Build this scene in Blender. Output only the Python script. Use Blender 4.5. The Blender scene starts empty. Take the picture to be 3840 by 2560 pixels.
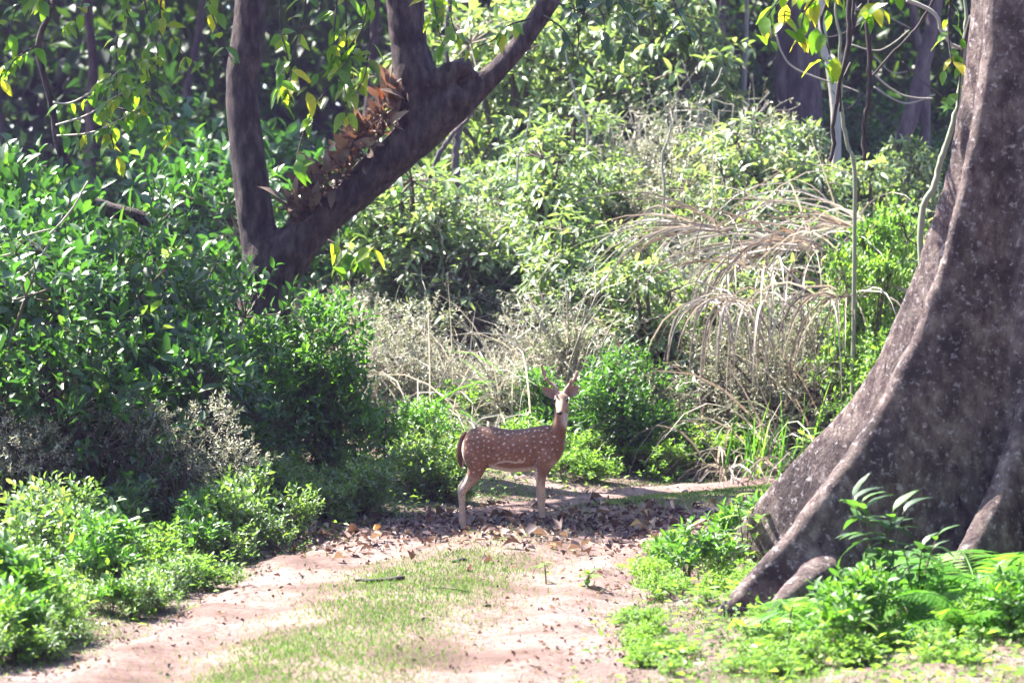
import bpy, math, random
import numpy as np
from mathutils import Vector, Matrix

R = math.radians
S = bpy.context.scene
COL = S.collection

# ------------------------------------------------------------------ camera
FOC, SENS, PW, PH = 90.0, 36.0, 3840.0, 2560.0
CAMZ = 2.4
PITCH = math.atan(330.0 / PW * SENS / FOC)
cam_d = bpy.data.cameras.new('camera'); cam = bpy.data.objects.new('camera', cam_d); COL.objects.link(cam)
cam.location = (0, 0, CAMZ); cam.rotation_euler = (math.pi / 2 - PITCH, 0, 0)
cam_d.lens = FOC; cam_d.sensor_width = SENS; cam_d.clip_end = 2000; cam_d.clip_start = 0.1
cam_d.dof.use_dof = True; cam_d.dof.focus_distance = 22.0; cam_d.dof.aperture_fstop = 2.4
S.camera = cam

# ------------------------------------------------------------------ sky, sun, exposure
SUN_EL = 55.0
SUN_AZ = (-0.86, 0.51)                      # horizontal direction towards the sun: back left
w = bpy.data.worlds.new('World'); S.world = w; w.use_nodes = True
nt = w.node_tree; nt.nodes.clear()
sky = nt.nodes.new('ShaderNodeTexSky'); sky.sky_type = 'NISHITA'; sky.sun_disc = False
sky.sun_elevation = R(SUN_EL); sky.sun_rotation = math.atan2(SUN_AZ[0], SUN_AZ[1])
sky.ozone_density = 4.0; sky.air_density = 1.0; sky.dust_density = 1.5
bg = nt.nodes.new('ShaderNodeBackground'); bg.inputs[1].default_value = 0.10
wo = nt.nodes.new('ShaderNodeOutputWorld')
nt.links.new(sky.outputs[0], bg.inputs[0]); nt.links.new(bg.outputs[0], wo.inputs[0])
sd = bpy.data.lights.new('sun', 'SUN'); sd.energy = 5.0; sd.angle = R(0.5); sd.color = (1.0, 0.95, 0.86)
sun = bpy.data.objects.new('sun', sd); COL.objects.link(sun)
_a = Vector((SUN_AZ[0], SUN_AZ[1], 0)).normalized() * math.cos(R(SUN_EL)); TOSUN = Vector((_a.x, _a.y, math.sin(R(SUN_EL))))
sun.rotation_euler = TOSUN.to_track_quat('Z', 'Y').to_euler(); sun.location = (-20, 30, 40)
S.view_settings.view_transform = 'Standard'; S.view_settings.look = 'None'
S.view_settings.gamma = 1.0; S.view_settings.exposure = 2.65; S.view_settings.use_curve_mapping = False
S.render.engine = 'CYCLES'
cy = S.cycles
cy.max_bounces = 6; cy.diffuse_bounces = 3; cy.glossy_bounces = 2; cy.transmission_bounces = 3; cy.volume_bounces = 0
cy.transparent_max_bounces = 4; cy.use_denoising = True; cy.sample_clamp_indirect = 2.0; cy.sample_clamp_direct = 12.0
cy.use_adaptive_sampling = True; cy.adaptive_threshold = 0.02

# ------------------------------------------------------------------ pixels to places
def ray(px, py):
    u = (px - PW / 2) / PW * SENS / FOC; v = (PH / 2 - py) / PW * SENS / FOC
    c, s = math.cos(PITCH), math.sin(PITCH)
    d = Vector((u, c + v * s, -s + v * c))
    return d / d.y
def at(px, py, Y):
    return Vector((0, 0, CAMZ)) + ray(px, py) * Y
def mpp(Y): return Y * SENS / FOC / PW

ROAD = np.array([(-3.1, 4), (-2.2, 9), (-1.2, 14.2), (-0.75, 17.5), (-0.3, 20), (0.45, 22.3), (1.7, 24.4), (4.0, 26.0), (7.5, 27.2), (14, 28.2), (30, 29.0)], float)
def _dense(P, n=24):
    out = []
    for i in range(len(P) - 1):
        p0 = P[max(i - 1, 0)]; p1 = P[i]; p2 = P[i + 1]; p3 = P[min(i + 2, len(P) - 1)]
        for k in range(n):
            t = k / n
            out.append(0.5 * ((2 * p1) + (-p0 + p2) * t + (2 * p0 - 5 * p1 + 4 * p2 - p3) * t * t + (-p0 + 3 * p1 - 3 * p2 + p3) * t ** 3))
    out.append(P[-1]); return np.array(out)
RD = _dense(ROAD)
RT = np.gradient(RD, axis=0); RT /= np.linalg.norm(RT, axis=1)[:, None]
def road_dist(x, y):
    x = np.atleast_1d(np.asarray(x, float)); y = np.atleast_1d(np.asarray(y, float))
    best = np.full(x.shape, 1e9); side = np.zeros(x.shape)
    for p, t in zip(RD, RT):
        dx = x - p[0]; dy = y - p[1]; d = dx * dx + dy * dy
        m = d < best
        best = np.where(m, d, best); side = np.where(m, t[0] * dy - t[1] * dx, side)
    return np.sqrt(best), np.sign(side)          # side +1: left / far bank, -1: right / near bank
def sstep(a, b, x):
    t = np.clip((x - a) / (b - a), 0, 1); return t * t * (3 - 2 * t)
def wav(x, y):
    return (np.sin(x * 1.7 + 0.6 * y) * np.sin(y * 1.3 - 0.4 * x + 1) + 0.5 * np.sin(x * 3.9 - y * 1.1 + 2) * np.sin(y * 4.3 + x + .5) + 0.25 * np.sin(9.1 * x + 2.3 * y) * np.sin(8.3 * y - 3.1 * x))
def ground_h(x, y):
    d, s = road_dist(x, y)
    far = 0.35 * sstep(1.5, 4.5, d) + 1.0 * sstep(4, 18, d) + 1.5 * sstep(-2.5, 2.0, x) * sstep(3.5, 11, d)
    near = 0.10 * sstep(1.5, 5, d)
    return np.where(s > 0, far, near) + 0.05 * wav(x, y) * sstep(1.3, 3.0, d) + 0.008 * wav(x * 2, y * 2)
def gh(x, y): return float(ground_h(x, y)[0])
def on(px, Y):
    x = (px - PW / 2) * mpp(Y); return Vector((x, Y, gh(x, Y)))

# ------------------------------------------------------------------ mesh helpers
def mesh_np(name, V, F, rnd=None, smooth=False):
    V = np.asarray(V, np.float32); F = np.asarray(F, np.int32)
    me = bpy.data.meshes.new(name)
    me.vertices.add(len(V)); me.vertices.foreach_set('co', V.ravel())
    me.loops.add(F.size); me.loops.foreach_set('vertex_index', F.ravel())
    me.polygons.add(len(F)); k = F.shape[1]
    me.polygons.foreach_set('loop_start', np.arange(0, F.size, k, dtype=np.int32))
    if smooth: me.polygons.foreach_set('use_smooth', np.ones(len(F), bool))
    me.update(calc_edges=True)
    if rnd is not None:
        a = me.attributes.new('rnd', 'FLOAT', 'POINT'); a.data.foreach_set('value', np.asarray(rnd, np.float32))
    return me
def obj(name, me, mat=None, parent=None, **props):
    o = bpy.data.objects.new(name, me); COL.objects.link(o)
    if mat is not None and me is not None and not me.materials: me.materials.append(mat)
    if parent is not None: o.parent = parent
    for k, v in props.items(): o[k] = v
    return o
def empty(name, loc, label, cat, group=None, rz=0.0, sc=1.0):
    o = bpy.data.objects.new(name, None); COL.objects.link(o); o.location = loc; o.rotation_euler = (0, 0, rz)
    o.scale = (sc,) * 3 if not hasattr(sc, '__len__') else sc
    o.empty_display_size = 0.1
    o['label'] = label; o['category'] = cat
    if group: o['group'] = group
    return o
def copy_thing(src, loc, rz, sc, label=None, group=None, tilt=(0, 0)):
    r = src.copy(); COL.objects.link(r); r.location = loc; r.rotation_euler = (tilt[0], tilt[1], rz)
    r.scale = (sc,) * 3 if not hasattr(sc, '__len__') else sc
    if label: r['label'] = label
    if group: r['group'] = group
    for ch in src.children:
        c = ch.copy(); COL.objects.link(c); c.parent = r
        for g in ch.children:
            e = g.copy(); COL.objects.link(e); e.parent = c
    return r
class Bag:
    """collects triangles of several pieces of one part"""
    def __init__(s): s.V = []; s.F = []; s.r = []; s.n = 0
    def add(s, V, F, rnd=0.5):
        V = np.asarray(V, float); F = np.asarray(F, int)
        if len(V) == 0: return
        s.V.append(V); s.F.append(F + s.n); s.n += len(V)
        s.r.append(np.full(len(V), rnd) if np.isscalar(rnd) else np.asarray(rnd))
    def mesh(s, name, smooth=False):
        return mesh_np(name, np.concatenate(s.V), np.concatenate(s.F), np.concatenate(s.r), smooth)
def nrm(a): return a / np.maximum(np.linalg.norm(a, axis=-1, keepdims=True), 1e-9)

def spline(P, n):
    P = np.asarray(P, float); 
    if len(P) == 2: return P[0] + (P[1] - P[0]) * np.linspace(0, 1, n + 1)[:, None]
    return _dense(P, max(1, n // (len(P) - 1)))
def tube(P, rad, sides=6, cap=True, wob=0.0, seed=0):
    """closed tapered tube of triangles; rad = number or list per point (interpolated)"""
    P = np.asarray(P, float); n = len(P)
    rad = np.interp(np.linspace(0, 1, n), np.linspace(0, 1, len(np.atleast_1d(rad))), np.atleast_1d(rad)) if not np.isscalar(rad) else np.full(n, rad)
    T = nrm(np.gradient(P, axis=0)); ref = np.array([0.13, 0.97, 0.2])
    A = nrm(np.cross(T, ref)); B = np.cross(T, A)
    ang = np.arange(sides) / sides * 2 * math.pi
    rr = rad[:, None] * np.ones((1, sides))
    if wob:
        rg = np.random.default_rng(seed); rr = rr * (1 + wob * (rg.random((n, sides)) - .5) * 2)
    V = (P[:, None, :] + rr[..., None] * (np.cos(ang)[None, :, None] * A[:, None, :] + np.sin(ang)[None, :, None] * B[:, None, :])).reshape(-1, 3)
    i = np.arange(n - 1)[:, None] * sides; k = np.arange(sides)[None, :]; k2 = (k + 1) % sides
    a, b, c, d = (i + k).ravel(), (i + k2).ravel(), (i + sides + k2).ravel(), (i + sides + k).ravel()
    F = np.concatenate([np.stack([a, b, c], 1), np.stack([a, c, d], 1)])
    if cap:
        V = np.concatenate([V, P[:1], P[-1:]]); c0, c1 = n * sides, n * sides + 1; kk = np.arange(sides); k2 = (kk + 1) % sides
        F = np.concatenate([F, np.stack([np.full(sides, c0), k2, kk], 1), np.stack([np.full(sides, c1), (n - 1) * sides + kk, (n - 1) * sides + k2], 1)])
    return V, F

LEAF_F = np.array([(0, 3, 1), (0, 1, 2), (3, 5, 6), (3, 6, 1), (1, 6, 4), (1, 4, 2), (5, 7, 6), (6, 7, 4)])
def leaves(P, D, U, L, W, fold=0.12, droop=0.25, full=True, shape=(.33, .70, .86)):
    """n leaves: base P, direction D, upper-face hint U, length, width -> V,F"""
    P = np.asarray(P, float); n = len(P); D = nrm(np.asarray(D, float)); Sd = nrm(np.cross(D, U)); N = np.cross(Sd, D)
    L = np.broadcast_to(np.asarray(L, float), (n,)); W = np.broadcast_to(np.asarray(W, float), (n,))
    droop = np.broadcast_to(np.asarray(droop, float), (n,))
    if full:
        a, b, c = shape
        T = np.array([(0, 0, 0), (a + .05, 0, 0), (a, .5, fold), (a, -.5, fold), (b, .5 * c, fold * .8), (b, -.5 * c, fold * .8), (b + .05, 0, 0), (1, 0, 0)])
        F0 = LEAF_F
    else:
        T = np.array([(0, 0, 0), (.45, .5, fold), (.45, -.5, fold), (1, 0, 0)]); F0 = np.array([(0, 3, 1), (0, 2, 3)])
    al = T[:, 0][None, :]; 
    V = P[:, None, :] + D[:, None, :] * (al * L[:, None])[..., None] + Sd[:, None, :] * (T[:, 1][None] * W[:, None])[..., None] \
        + N[:, None, :] * (T[:, 2][None] * W[:, None] * 2 - droop[:, None] * al ** 2 * L[:, None])[..., None]
    m = len(T)
    F = (np.arange(n)[:, None, None] * m + F0[None]).reshape(-1, 3)
    return V.reshape(-1, 3), F, m

# ------------------------------------------------------------------ materials
def newmat(name):
    m = bpy.data.materials.new(name); m.use_nodes = True; t = m.node_tree; t.nodes.clear()
    return m, t
def N(t, typ, **kw):
    n = t.nodes.new(typ)
    for k, v in kw.items(): setattr(n, k, v)
    return n
def ramp(t, stops):
    r = t.nodes.new('ShaderNodeValToRGB'); e = r.color_ramp.elements
    while len(e) < len(stops): e.new(0.5)
    for el, (p, c) in zip(e, stops): el.position = p; el.color = (*c, 1)
    return r
def leaf_mat(name, stops, trans=0.4, tcol=None, rough=0.38, spec=0.5, tgain=2.2):
    m, t = newmat(name); L = t.links.new
    at_ = N(t, 'ShaderNodeAttribute', attribute_name='rnd'); oi = N(t, 'ShaderNodeObjectInfo')
    mx = N(t, 'ShaderNodeMath', operation='MULTIPLY_ADD'); mx.inputs[1].default_value = 0.75
    ml = N(t, 'ShaderNodeMath', operation='MULTIPLY'); ml.inputs[1].default_value = 0.25
    L(oi.outputs['Random'], ml.inputs[0]); L(at_.outputs['Fac'], mx.inputs[0]); L(ml.outputs[0], mx.inputs[2])
    rp = ramp(t, stops); L(mx.outputs[0], rp.inputs[0])
    no = N(t, 'ShaderNodeTexNoise'); no.inputs['Scale'].default_value = 35; tc = N(t, 'ShaderNodeTexCoord'); L(tc.outputs['Object'], no.inputs['Vector'])
    hs = N(t, 'ShaderNodeHueSaturation'); L(rp.outputs[0], hs.inputs['Color'])
    mr = N(t, 'ShaderNodeMapRange'); mr.inputs[3].default_value = 0.7; mr.inputs[4].default_value = 1.3; L(no.outputs[0], mr.inputs[0]); L(mr.outputs[0], hs.inputs['Value'])
    p = N(t, 'ShaderNodeBsdfPrincipled'); p.inputs['Roughness'].default_value = rough; p.inputs['Specular IOR Level'].default_value = spec
    L(hs.outputs[0], p.inputs['Base Color'])
    tr = N(t, 'ShaderNodeBsdfTranslucent'); mc = N(t, 'ShaderNodeMix', data_type='RGBA', blend_type='MULTIPLY'); mc.inputs[0].default_value = 1
    L(hs.outputs[0], mc.inputs[6]); mc.inputs[7].default_value = (*(tcol or (tgain * 1.1, tgain * 1.1, tgain * .5)), 1); L(mc.outputs[2], tr.inputs[0])
    mi = N(t, 'ShaderNodeMixShader'); mi.inputs[0].default_value = trans
    L(p.outputs[0], mi.inputs[1]); L(tr.outputs[0], mi.inputs[2])
    o = N(t, 'ShaderNodeOutputMaterial'); L(mi.outputs[0], o.inputs[0])
    return m
def bark_mat(name, stops, scale=6.0, stretch=(1, 1, .25), bump=.6, lichen=None, lich_amt=.62, rough=.9, blotch=None, lscale=9.0):
    m, t = newmat(name); L = t.links.new
    tc = N(t, 'ShaderNodeTexCoord'); mp = N(t, 'ShaderNodeMapping'); mp.inputs['Scale'].default_value = stretch; L(tc.outputs['Object'], mp.inputs[0])
    n1 = N(t, 'ShaderNodeTexNoise'); n1.inputs['Scale'].default_value = scale; n1.inputs['Detail'].default_value = 8; n1.inputs['Roughness'].default_value = .65; L(mp.outputs[0], n1.inputs['Vector'])
    rp = ramp(t, stops); L(n1.outputs[0], rp.inputs[0]); cur = rp.outputs[0]
    if blotch:
        n3 = N(t, 'ShaderNodeTexNoise'); n3.inputs['Scale'].default_value = 2.6; n3.inputs['Detail'].default_value = 9; n3.inputs['Roughness'].default_value = .68; L(tc.outputs['Object'], n3.inputs['Vector'])
        r3 = ramp(t, [(.44, (0, 0, 0)), (.62, (1, 1, 1))]); L(n3.outputs[0], r3.inputs[0])
        mb = N(t, 'ShaderNodeMix', data_type='RGBA'); L(r3.outputs[0], mb.inputs[0]); L(cur, mb.inputs[6]); mb.inputs[7].default_value = (*blotch, 1); cur = mb.outputs[2]
    if lichen:
        n2 = N(t, 'ShaderNodeTexNoise'); n2.inputs['Scale'].default_value = lscale; n2.inputs['Detail'].default_value = 7; n2.inputs['Roughness'].default_value = .7; L(tc.outputs['Object'], n2.inputs['Vector'])
        r2 = ramp(t, [(lich_amt - .06, (0, 0, 0)), (lich_amt + .05, (1, 1, 1))]); L(n2.outputs[0], r2.inputs[0])
        mb = N(t, 'ShaderNodeMix', data_type='RGBA'); L(r2.outputs[0], mb.inputs[0]); L(cur, mb.inputs[6]); mb.inputs[7].default_value = (*lichen, 1); cur = mb.outputs[2]
    p = N(t, 'ShaderNodeBsdfPrincipled'); p.inputs['Roughness'].default_value = rough; p.inputs['Specular IOR Level'].default_value = .25; L(cur, p.inputs['Base Color'])
    n4 = N(t, 'ShaderNodeTexNoise'); n4.inputs['Scale'].default_value = scale * 3; n4.inputs['Detail'].default_value = 8; n4.inputs['Roughness'].default_value = .7; L(mp.outputs[0], n4.inputs['Vector'])
    bp = N(t, 'ShaderNodeBump'); bp.inputs['Strength'].default_value = bump; bp.inputs['Distance'].default_value = .05; L(n4.outputs[0], bp.inputs['Height']); L(bp.outputs[0], p.inputs['Normal'])
    o = N(t, 'ShaderNodeOutputMaterial'); L(p.outputs[0], o.inputs[0])
    return m
def plain_mat(name, col, rough=.7, spec=.3):
    m, t = newmat(name); p = N(t, 'ShaderNodeBsdfPrincipled'); p.inputs['Base Color'].default_value = (*col, 1); p.inputs['Roughness'].default_value = rough; p.inputs['Specular IOR Level'].default_value = spec
    no = N(t, 'ShaderNodeTexNoise'); no.inputs['Scale'].default_value = 40; bp = N(t, 'ShaderNodeBump'); bp.inputs['Strength'].default_value = .2; bp.inputs['Distance'].default_value = .004
    t.links.new(no.outputs[0], bp.inputs['Height']); t.links.new(bp.outputs[0], p.inputs['Normal'])
    o = N(t, 'ShaderNodeOutputMaterial'); t.links.new(p.outputs[0], o.inputs[0]); return m

M = {}
M['bright'] = leaf_mat('bright_leaf', [(0, (.02, .05, .02)), (.3, (.04, .10, .022)), (.6, (.065, .17, .024)), (.85, (.12, .245, .035)), (.96, (.20, .27, .08)), (1, (.24, .14, .08))], .40, rough=.5, spec=.8)
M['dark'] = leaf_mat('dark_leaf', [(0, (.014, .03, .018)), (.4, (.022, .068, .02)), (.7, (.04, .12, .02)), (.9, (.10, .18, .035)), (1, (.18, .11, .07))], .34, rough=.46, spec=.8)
M['droop'] = leaf_mat('glossy_drooping_leaf', [(0, (.05, .08, .045)), (.35, (.085, .14, .06)), (.65, (.14, .21, .08)), (.88, (.22, .27, .13)), (1, (.28, .21, .13))], .38, rough=.5, spec=1.0)
M['herb'] = leaf_mat('verge_herb_leaf', [(0, (.03, .06, .025)), (.3, (.06, .12, .035)), (.65, (.11, .19, .05)), (.88, (.18, .25, .08)), (1, (.26, .18, .12))], .38, rough=.5, spec=.9)
M['fine'] = leaf_mat('dry_scrub_leaf', [(0, (.15, .125, .105)), (.25, (.29, .26, .22)), (.45, (.16, .21, .09)), (.65, (.40, .38, .32)), (1, (.52, .49, .43))], .3, tcol=(1.2, 1.15, 1.0), rough=.5)
M['lime'] = leaf_mat('lime_leaf', [(0, (.05, .11, .03)), (.5, (.10, .20, .035)), (.9, (.18, .28, .06)), (1, (.28, .2, .12))], .42, rough=.5)
M['yellow'] = leaf_mat('yellowing_leaf', [(0, (.03, .10, .012)), (.4, (.08, .16, .014)), (.65, (.17, .22, .018)), (.9, (.32, .28, .025)), (1, (.35, .22, .02))], .55, tgain=2.4, rough=.36)
M['shade'] = leaf_mat('dark_shaded_leaf', [(0, (.010, .03, .012)), (.6, (.02, .06, .016)), (1, (.06, .10, .02))], .28, rough=.5)  # leaf colour kept dark to carry the shade of canopy and distant wood
M['straw'] = leaf_mat('straw_blade', [(0, (.10, .07, .055)), (.3, (.20, .155, .125)), (.6, (.32, .27, .225)), (.8, (.42, .375, .32)), (.9, (.20, .25, .12)), (1, (.24, .12, .08))], .35, tcol=(1.3, 1.25, 1.15), rough=.45)
M['pale'] = leaf_mat('pale_grass_blade', [(0, (.22, .19, .16)), (.4, (.38, .34, .29)), (.7, (.50, .47, .40)), (.85, (.24, .32, .13)), (1, (.30, .22, .16))], .4, tcol=(1.3, 1.25, 1.1), rough=.45)
M['grassblade'] = leaf_mat('green_blade', [(0, (.04, .13, .02)), (.5, (.08, .22, .03)), (.85, (.15, .28, .05)), (1, (.35, .33, .18))], .4, rough=.4)
M['turf'] = leaf_mat('short_turf', [(0, (.05, .11, .03)), (.5, (.09, .18, .045)), (.85, (.15, .23, .07)), (1, (.32, .28, .18))], .35, tgain=1.7, rough=.6)
M['fern'] = leaf_mat('fern_frond', [(0, (.04, .13, .02)), (.6, (.08, .22, .025)), (1, (.16, .28, .05))], .45, rough=.45)
M['litter'] = leaf_mat('fallen_leaf', [(0, (.035, .022, .024)), (.3, (.08, .05, .048)), (.55, (.17, .11, .09)), (.75, (.30, .22, .17)), (.88, (.42, .26, .10)), (.95, (.5, .30, .03)), (1, (.25, .08, .03))], .18, tcol=(1.2, 1, .7), rough=.6)
M['nest'] = leaf_mat('dead_nest_frond', [(0, (.04, .026, .022)), (.35, (.10, .065, .05)), (.65, (.19, .135, .10)), (.88, (.30, .22, .16)), (.95, (.28, .12, .05)), (1, (.42, .12, .04))], .25, tcol=(1.5, 1, .7), rough=.6)
M['stem'] = plain_mat('green_brown_stem', (.10, .085, .06), .8)
M['twig_dark'] = plain_mat('dark_twig', (.045, .036, .034), .85)
M['twig_pale'] = plain_mat('pale_twig', (.30, .27, .22), .8)
M['twig_green'] = plain_mat('greenish_stem', (.21, .22, .15), .7)
M['bark_dark'] = bark_mat('dark_bark', [(.32, (.016, .011, .013)), (.48, (.055, .040, .042)), (.66, (.14, .105, .098))], 12, (1, 1, .35), 1.0, lichen=(.26, .22, .20), lich_amt=.70)
M['bark_limb'] = bark_mat('limb_bark', [(.25, (.024, .018, .02)), (.5, (.055, .042, .038)), (.75, (.11, .08, .06))], 6, (1, 1, .5), .9, lichen=(.30, .25, .20), lich_amt=.68)
M['bark_far'] = bark_mat('far_bark', [(.32, (.04, .03, .036)), (.5, (.11, .085, .095)), (.68, (.22, .18, .18))], 5, (1, 1, .3), 1.0)
M['bark_pale'] = bark_mat('pale_bark', [(.3, (.26, .24, .22)), (.7, (.42, .38, .34))], 4, (1, 1, .4), .4)
M['bark_but'] = bark_mat('buttress_bark', [(.30, (.035, .022, .026)), (.42, (.11, .075, .075)), (.55, (.20, .15, .135)), (.70, (.32, .26, .235))], 13, (1, 1, .6), 1.0, lichen=(.42, .37, .37), lich_amt=.61, blotch=(.05, .036, .038), lscale=22)

def soil_mat(name, stops, leafy):
    m, t = newmat(name); L = t.links.new
    tc = N(t, 'ShaderNodeTexCoord')
    n1 = N(t, 'ShaderNodeTexNoise'); n1.inputs['Scale'].default_value = 1.3; n1.inputs['Detail'].default_value = 10; n1.inputs['Roughness'].default_value = .62; L(tc.outputs['Object'], n1.inputs['Vector'])
    rp = ramp(t, stops); L(n1.outputs[0], rp.inputs[0])
    n2 = N(t, 'ShaderNodeTexNoise'); n2.inputs['Scale'].default_value = 26; n2.inputs['Detail'].default_value = 6; n2.inputs['Roughness'].default_value = .7; L(tc.outputs['Object'], n2.inputs['Vector'])
    r2 = ramp(t, [(.35 + leafy, (1, 1, 1)), (.44 + leafy, (0, 0, 0))]); L(n2.outputs[0], r2.inputs[0])
    mb = N(t, 'ShaderNodeMix', data_type='RGBA'); L(r2.outputs[0], mb.inputs[0]); L(rp.outputs[0], mb.inputs[6]); mb.inputs[7].default_value = (.09, .06, .05, 1)
    p = N(t, 'ShaderNodeBsdfPrincipled'); p.inputs['Roughness'].default_value = .95; p.inputs['Specular IOR Level'].default_value = .15; L(mb.outputs[2], p.inputs['Base Color'])
    n4 = N(t, 'ShaderNodeTexNoise'); n4.inputs['Scale'].default_value = 14; n4.inputs['Detail'].default_value = 9; n4.inputs['Roughness'].default_value = .7; L(tc.outputs['Object'], n4.inputs['Vector'])
    bp = N(t, 'ShaderNodeBump'); bp.inputs['Strength'].default_value = .7; bp.inputs['Distance'].default_value = .05; L(n4.outputs[0], bp.inputs['Height']); L(bp.outputs[0], p.inputs['Normal'])
    o = N(t, 'ShaderNodeOutputMaterial'); L(p.outputs[0], o.inputs[0]); return m
M['soil'] = soil_mat('forest_soil', [(.3, (.075, .05, .045)), (.5, (.16, .112, .103)), (.7, (.26, .195, .185))], .06)
M['sand'] = soil_mat('track_sand', [(.32, (.08, .05, .042)), (.44, (.14, .09, .078)), (.54, (.20, .135, .12)), (.68, (.27, .19, .175))], .05)

# ------------------------------------------------------------------ ground and track
def axis(a, b, f0, f1, fine, grow=1.25):
    v = list(np.arange(f0, f1 + 1e-6, fine)); s = fine; x = f1
    while x < b: s *= grow; x += s; v.append(min(x, b))
    s = fine; x = f0
    while x > a: s *= grow; x -= s; v.insert(0, max(x, a))
    return np.array(v)
gx = axis(-300, 300, -7, 8, .10); gy = axis(-60, 600, 11, 34, .10)
X, Y = np.meshgrid(gx, gy); Z = ground_h(X.ravel(), Y.ravel())
V = np.stack([X.ravel(), Y.ravel(), Z], 1); nx = len(gx); ny = len(gy)
i = (np.arange(ny - 1)[:, None] * nx + np.arange(nx - 1)[None, :]).ravel()
F = np.stack([i, i + 1, i + nx + 1, i + nx], 1)
obj('ground', mesh_np('ground', V, F, smooth=True), M['soil'], kind='structure')
# dirt track: two sunken ruts with a raised middle, ragged edges dipping under the soil
arc = np.concatenate([[0], np.cumsum(np.linalg.norm(np.diff(RD, axis=0), axis=1))])
sa = np.arange(0, arc[-1], .08); cx = np.interp(sa, arc, RD[:, 0]); cyy = np.interp(sa, arc, RD[:, 1])
tx = np.gradient(cx); ty = np.gradient(cyy); tl = np.hypot(tx, ty); nxv, nyv = -ty / tl, tx / tl
lat = np.linspace(-1.75, 1.75, 46)
PX_ = cx[:, None] + nxv[:, None] * lat[None]; PY_ = cyy[:, None] + nyv[:, None] * lat[None]
prof = 0.03 * np.exp(-(lat / .42) ** 2) - .050 * np.exp(-((np.abs(lat) - .82) / .30) ** 2) + .04
gz = ground_h(PX_.ravel(), PY_.ravel()).reshape(PX_.shape)
edge = np.clip((np.abs(lat)[None] - 1.25 - .18 * wav(PX_ * 1.3, PY_ * 1.3)) / .25, 0, 1)
PZ_ = gz + .012 + prof[None] * (1 - edge) + .006 * wav(PX_ * 4, PY_ * 4) - edge * .05
nl = len(lat); i = (np.arange(len(sa) - 1)[:, None] * nl + np.arange(nl - 1)[None, :]).ravel()
obj('dirt_track', mesh_np('dirt_track', np.stack([PX_.ravel(), PY_.ravel(), PZ_.ravel()], 1), np.stack([i, i + nl, i + nl + 1, i + 1], 1), smooth=True), M['sand'], kind='structure')
def surf(x, y):
    """height of whatever lies on top: soil or track"""
    d, s = road_dist(x, y); g = ground_h(x, y)
    pr = 0.03 * np.exp(-(d / .42) ** 2) - .050 * np.exp(-((d - .82) / .30) ** 2) + .052
    return g + pr * (1 - sstep(1.15, 1.45, d))

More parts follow.
